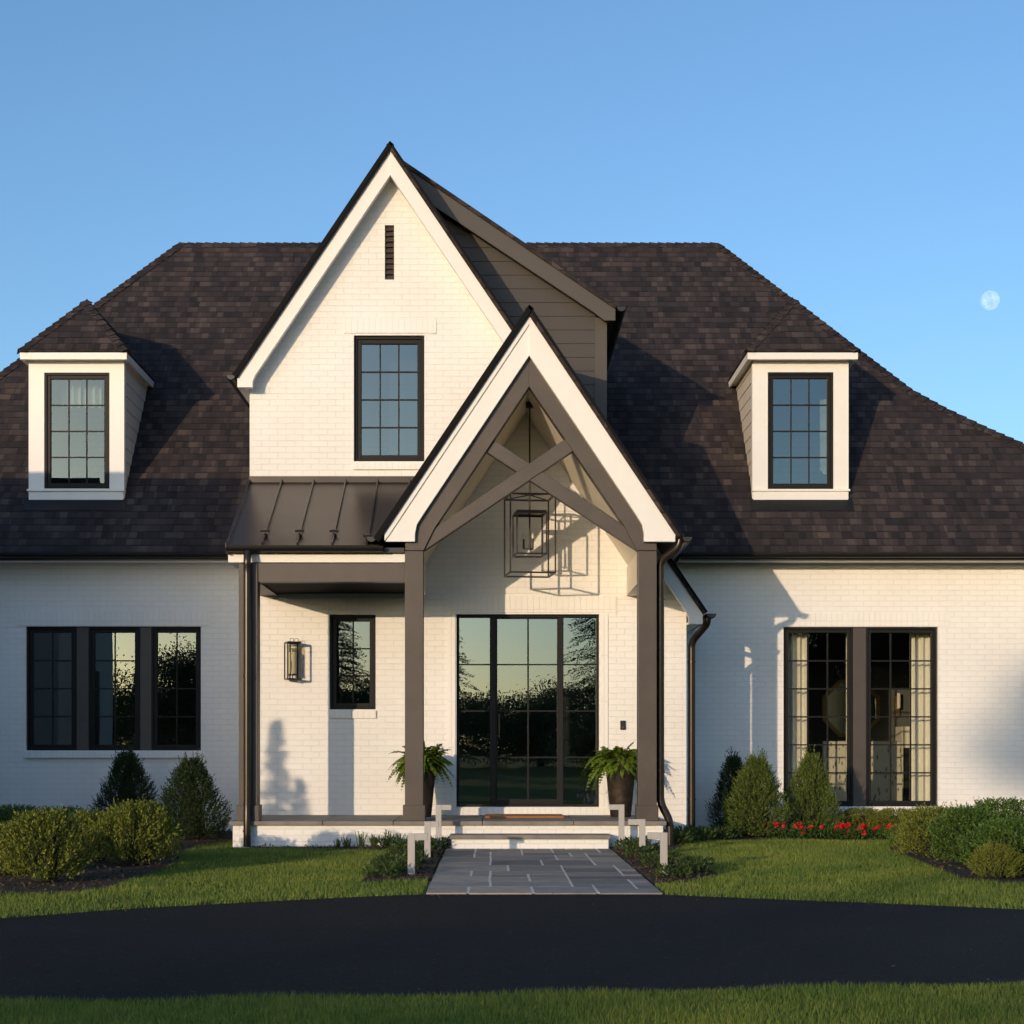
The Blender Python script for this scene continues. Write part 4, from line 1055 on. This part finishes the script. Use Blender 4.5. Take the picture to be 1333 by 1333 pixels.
# left mounds
g_ = "rounded shrubs in the left bed"
m1 = shrub_mesh('mound', .50, .34, 1150, .031, 'lime', 11, .18, "round_shrub", "loose sunlit yellow green shrub at the front of the left mulch bed", "shrub", (U(58, 14.7), 14.7, .02), g_); m1.scale = (.95, .95, 1.06)
m2 = copy_thing(m1, (U(180, 16.9), 16.9, .02), 1.7, (1.02, 1.0, 1.08), "sunlit yellow green shrub nearest the lawn in the left bed", g_)
m3 = copy_thing(m1, (U(122, 17.4), 17.4, .02), 3.1, (.92, .85, .88), "yellow green shrub between the front one and the one nearest the lawn", g_)
m4 = copy_thing(m1, (U(3, 15.6), 15.6, .02), 4.6, (.9, .9, .82), "yellow green shrub cut by the left edge of the photo", g_)
m5 = shrub_mesh('mound', .62, .42, 900, .036, 'holly', 13, .2, "holly_shrub", "dark upright holly below the triple window's left sash", "shrub", (U(20, 20.4), 20.4, .02), "dark hollies along the left wing wall", up=1.6); m5.scale = (1, 1, .66)
m6 = copy_thing(m5, (U(78, 21.0), 21.0, .02), 2.0, (1, 1, .60), "dark upright holly below the triple window's middle, behind the lit shrubs"); 
m6b = copy_thing(m5, (U(-40, 20.2), 20.2, .02), 1.0, (1, 1, .66), "dark upright holly left of the triple window, outside the lit shrubs")
# right mounds
g_ = "rounded shrubs in the right bed"
m7 = shrub_mesh('mound', .47, .33, 1400, .023, 'golden', 17, .12, "round_shrub", "small golden green shrub at the right bed's lawn corner", "shrub", (U(1212, 18.2), 18.2, .02), g_)
m8 = shrub_mesh('mound', .49, .34, 1400, .026, 'holly', 19, .15, "round_shrub", "dense dark green shrub right of the golden one", "shrub", (U(1262, 17.0), 17.0, .02), g_)
m9 = copy_thing(m8, (U(1322, 15.5), 15.5, .02), 1.3, (1.2, 1.2, .92), "dark green shrub nearest the driveway in the right bed", g_)
m9b = copy_thing(m7, (U(1296, 15.15), 15.15, .02), 2.3, (.62, .5, .58), "low lime green tuft at the foot of the shrub nearest the driveway", g_)
m10 = copy_thing(m5, (U(1235, 20.6), 20.6, .02), .4, (1.05, 1, .62), "upright holly behind the golden shrub, below the white wall", "upright hollies along the right wing wall")
m11 = copy_thing(m5, (U(1305, 20.2), 20.2, .02), 3.3, (1.2, 1.1, .78), "taller upright holly at the right edge of the photo", "upright hollies along the right wing wall")
m12 = copy_thing(m8, (U(1188, 19.6), 19.6, .02), 4.0, (.75, .75, .55), "dark green shrub between the red flowers and the golden shrub", g_)
m13 = copy_thing(m7, (U(1120, 23.0), 23.0, .02), .7, (1.1, 1.0, .66), "yellow green shrub behind the red flowers, below the mullion", g_)
m14 = copy_thing(m7, (U(1165, 22.8), 22.8, .02), 2.7, (1.0, 1.0, .66), "yellow green shrub behind the red flowers, below the right sash", g_)
m15 = copy_thing(m8, (U(1200, 22.6), 22.6, .02), 1.9, (.95, .9, .56), "dark green shrub below the tall window's right corner", g_)
# flowers
def flowers(x, y, seed, label):
    r = np.random.default_rng(seed); t = thing("flowering_plant", label, "flower", (x, y, .02), "red bedding flowers")
    n = 320; an = r.uniform(0, 6.28, n); rr = .19 * np.sqrt(r.random(n)); P = np.column_stack([np.cos(an) * rr, np.sin(an) * rr, r.uniform(0, .12, n)])
    D = np.column_stack([np.cos(an) * .6, np.sin(an) * .6, np.full(n, .9)]) + r.normal(0, .4, (n, 3))
    arr_mesh("foliage", leaf_quads(P, D, r.uniform(.03, .055, n), .022), 4, 'flower_leaf', t)
    for k in range(int(r.integers(4, 9))):
        c = np.array([r.uniform(-.17, .17), r.uniform(-.2, .14), r.uniform(.08, .20)]); q = 14; D = r.normal(size=(q, 3)); D[:, 1] -= .4
        arr_mesh("blossom", leaf_quads(np.tile(c, (q, 1)), D, r.uniform(.026, .042, q), .030), 4, 'red', t)
for k, x in enumerate((1015, 1031, 1047, 1064, 1082, 1100, 1119, 1138, 1156, 1168)):
    flowers(U(x, 22.0), 21.95 - .06 * (k % 3) - .02 * k, 50 + k, "red bedding flower in the row before the tall double window")
# low perennials beside the path and liriope tufts
def perennial(x, y, seed, sc, label, grp):
    r = np.random.default_rng(seed); t = thing("perennial_plant", label, "plant", (x, y, .02), grp)
    n = 230; an = r.uniform(0, 6.28, n); rr = .16 * sc * np.sqrt(r.random(n)); P = np.column_stack([np.cos(an) * rr, np.sin(an) * rr, r.uniform(0, .11, n) * sc])
    D = np.column_stack([np.cos(an) * .8, np.sin(an) * .8, np.full(n, .9)]) + r.normal(0, .45, (n, 3))
    arr_mesh("foliage", leaf_quads(P, D, r.uniform(.035, .07, n) * sc, .02), 4, 'perennial', t)
    st = MB()
    for k in range(5): st.tube([(x, y, .02), (x + r.uniform(-.1, .1), y + r.uniform(-.1, .1), .02 + .12 * sc)], .004, 4)
    st.build("stems_or_core", 'twig', t)
k = 0
for x, y in ((-1.0, 15.3), (-.86, 15.9), (-1.02, 16.5), (-.82, 17.1), (-.98, 17.8), (-.8, 18.5), (-.95, 19.2), (-.72, 19.6), (-1.25, 19.75), (-.66, 19.95)):
    k += 1; perennial(x, y, 200 + k, .95, "low leafy perennial in the mulch strip left of the stone path", "perennials left of the path")
for x, y in ((1.62, 15.2), (1.85, 15.7), (1.6, 16.5), (1.78, 17.2), (1.55, 18.0), (1.75, 18.7), (1.56, 19.3), (1.7, 19.9), (1.95, 16.2)):
    k += 1; perennial(x, y, 200 + k, .95, "low leafy perennial in the mulch strip right of the stone path", "perennials right of the path")
for x, y in ((2.2, 20.5), (2.35, 21.0), (2.6, 21.3), (2.85, 21.6), (3.05, 21.9), (2.5, 21.7)):
    k += 1; perennial(x, y, 200 + k, 1.25, "dark leafy perennial at the foot of the downspouts right of the porch", "perennials by the downspouts")
for k, (x, s_) in enumerate(((452, .8), (470, 1.1), (488, .9), (505, 1.2), (520, 1.0), (440, .6), (535, .8))):
    r = np.random.default_rng(300 + k); X, Y_ = U(x, 19.9), 19.9
    t = thing("grass_tuft", "arching grassy tuft along the foot of the white porch base", "plant", (X, Y_, .02), "grassy tufts along the porch base")
    n = 34; Q = []
    an = r.uniform(0, 6.28, n); P = np.column_stack([r.normal(0, .02, n), r.normal(0, .02, n), np.zeros(n)]); h = r.uniform(.10, .22, n) * s_
    D1 = np.column_stack([np.cos(an) * .35, np.sin(an) * .35, np.ones(n)]); D2 = np.column_stack([np.cos(an), np.sin(an), np.full(n, .1)])
    S = np.column_stack([-np.sin(an), np.cos(an), np.zeros(n)]) * .004
    A = P; B1 = P + D1 * h[:, None] * .8; C1 = B1 + D2 * h[:, None] * .6
    arr_mesh("blades", np.concatenate([np.stack([A - S, A + S, B1 + S, B1 - S], 1), np.stack([B1 - S, B1 + S, C1 + S * .2, C1 - S * .2], 1)]), 4, 'liriope', t)

# ------------------------------------------------------------------ what stands outside the frame: shades the picture and shows in the glass
def conifer(x, y, h, rad, seed, n, leaf, label, name="conifer_tree", z0=.0, dens=1.0, grp=None):
    r = np.random.default_rng(seed); t = thing(name, label, "tree", (x, y, 0), grp)
    f = MB(); f.tube([(x, y, 0), (x, y, h * .5), (x, y, h * .97)], [h * .018, h * .011, .01], 8); f.build("trunk", 'bark', t)
    Q = []; nb = n
    for k in range(nb):
        u = z0 + (1 - z0) * r.random() ** 1.2; ln = rad * (1 - u) ** .85 * r.uniform(.6, 1.1) + .03 * h * .1; an = r.uniform(0, 6.28)
        m = max(6, int(ln / leaf * 2.2)); s = np.linspace(.1, 1, m)
        A = np.column_stack([np.cos(an) * ln * s, np.sin(an) * ln * s, u * h + ln * (.12 * s - .30 * s ** 2)])
        for q in range(2):
            D = np.column_stack([np.cos(an) + r.normal(0, .6, m), np.sin(an) + r.normal(0, .6, m), r.normal(-.15, .35, m)])
            Q.append(leaf_quads(A + r.normal(0, leaf * .3, A.shape), D, leaf * r.uniform(.7, 1.3, m), leaf * .42))
    D = np.column_stack([r.normal(0, .2, 12), r.normal(0, .2, 12), np.ones(12)])
    Q.append(leaf_quads(np.tile([0, 0, h * .95], (12, 1)), D, leaf * 1.2, leaf * .4))
    arr_mesh("crown", np.concatenate(Q), 4, 'needle', t)
def broadleaf(x, y, h, rad, seed, nclump, per, leaf, label, grp=None, base=.35, spread=.17):
    r = np.random.default_rng(seed); t = thing("broadleaf_tree", label, "tree", (x, y, 0), grp)
    f = MB(); f.tube([(x, y, 0), (x + .1, y, h * .3), (x - .05, y + .1, h * .6)], [h * .03, h * .022, h * .01], 9)
    Q = []
    for k in range(nclump):
        v = norm(r.normal(size=3)); v *= r.random() ** .4
        c = np.array([v[0] * rad, v[1] * rad, h * (base + (1 - base) * .5 * (1 + v[2] * .95))])
        if k % 3 == 0: f.tube([(x, y, h * (.25 + .3 * r.random())), (x + c[0] * .9, y + c[1] * .9, c[2])], [h * .010, .012], 5)
        P = c + r.normal(0, rad * spread, (per, 3)) * np.array([1.25, 1.25, .7]); D = r.normal(size=(per, 3))
        Q.append(leaf_quads(P, D, leaf * r.uniform(.6, 1.3, per), leaf * .7))
    arr_mesh("crown", np.concatenate(Q), 4, 'tree_leaf', t); f.build("trunk", 'bark', t)
conifer(-7.27, 13.6, 2.80, .46, 31, 460, .062, "small spruce beside the garage corner, its tip shading the porch wall", "spruce_tree")
conifer(-6.93, 13.65, 2.05, .32, 32, 320, .058, "smaller spruce beside the taller one at the garage corner", "spruce_tree")
for k, (x, y, h, rad) in enumerate(((9.5, -26, 8.6, 3.0), (14, -24.5, 9.2, 3.4), (19, -26, 9.0, 3.4), (24, -25, 9.5, 3.4))):
    broadleaf(x, y, h, rad, 470 + k, 110, 320, .15, ["dense tree across the drive, leftmost of the tall thicket mirrored in the tall window", "dense tree across the drive, second of the tall thicket", "dense tree across the drive, third of the tall thicket", "dense tree across the drive, rightmost of the tall thicket"][k], "thicket across the drive", .02)
tg = "trees across the drive, mirrored in the glass"
for k, (x, y, h, rad) in enumerate(((-27, -25, 5.4, 2.8), (-23.5, -25, 5.6, 2.4), (-18.6, -25, 5.3, 2.9))):
    broadleaf(x, y, h, rad, 400 + k, 70, 330, .13, ["low bushy tree at the far left of the row across the drive", "low bushy tree second from the end of the row across the drive", "low bushy tree at the end of the row across the drive"][k], tg, .1)
broadleaf(-27.9, -45, 12.6, 2.0, 410, 11, 330, .16, "tall thin crowned tree across the drive, dappling the right wing wall", tg, .855)
broadleaf(-12.8, -27, 5.7, 3.0, 411, 120, 380, .11, "mid height tree across the drive right of the thin crowned one", tg, .15)
for k, (x, y, h, rad) in enumerate(((-7.2, -34, 8.6, 3.0), (-2.8, -40, 10.5, 3.3), (5.5, -38, 12.5, 4.0), (9.5, -46, 13.5, 4.2), (14, -36, 9.0, 3.6))):
    conifer(x, y, h, rad, 420 + k, 620, .095, ["conifer across the drive, leftmost of the mirrored conifers", "tall conifer across the drive seen in the door's middle panes", "spreading tall cedar across the drive seen in the door's right panes", "tallest cedar across the drive behind the spreading one", "broad conifer at the right end of the row across the drive"][k], z0=.08, grp=tg)
for k, (x, y, h, rad) in enumerate(((-20, -60, 9, 6), (-8, -64, 9.5, 6), (3, -62, 9, 6), (14, -60, 10, 6), (26, -62, 10, 7), (-34, -64, 9, 6))):
    broadleaf(x, y, h * .58, rad, 440 + k, 170, 420, .14, "dense tree in the far row behind the mirrored conifers", "far tree row across the lawn", .05, .085)
# garage wing to the left: throws the flat-topped shade over the left wing
gar = thing("garage", "white brick garage with dark gabled roof beyond the house's left wing", "garage", (-12, 18, 0))
f = MB(); x0, x1, y0, y1, ze_, zr_ = -16.5, -7.25, 16.0, 20.0, 3.8, 6.0; ym = 18.0
f.poly([(x0, y0, 0), (x1, y0, 0), (x1, y0, ze_), (x0, y0, ze_)]); f.poly([(x1, y1, 0), (x0, y1, 0), (x0, y1, ze_), (x1, y1, ze_)])
f.poly([(x1, y0, 0), (x1, y1, 0), (x1, y1, ze_), (x1, ym, zr_), (x1, y0, ze_)]); f.poly([(x0, y1, 0), (x0, y0, 0), (x0, y0, ze_), (x0, ym, zr_), (x0, y1, ze_)])
f.build("wall", 'brick', gar)
f = MB()
for s_ in (-1, 1): f.slab([(x0 - .2, ym, zr_ + .09), (x1 + .12, ym, zr_ + .09), (x1 + .12, ym + s_ * 2.15, zr_ + .09 - 2.15 * 1.1), (x0 - .2, ym + s_ * 2.15, zr_ + .09 - 2.15 * 1.1)], .08)
f.build("roof", 'shingle', gar)
for k in range(2):
    f = MB(); f.box(-14.9 + k * 3.4, -12.3 + k * 3.4, y0 - .03, y0 - .003, .02, 2.3); f.build("garage_door", 'frame', gar)
f = MB(); f.box(x1 + .003, x1 + .03, 17.2, 18.8, 1.1, 2.6); f.build("window", 'frame', gar)

# moon
mo = bpy.data.meshes.new("moon"); bm = bmesh.new(); bmesh.ops.create_uvsphere(bm, u_segments=40, v_segments=24, radius=5.15); bm.to_mesh(mo); bm.free()
for p_ in mo.polygons: p_.use_smooth = True
mo.materials.append(M['moon']); moon = link_mesh("moon", mo, None); moon.location = (U(1289, 900), 900, V(391, 900))
tag(moon, "pale daytime moon low in the blue sky right of the house roof", "moon")
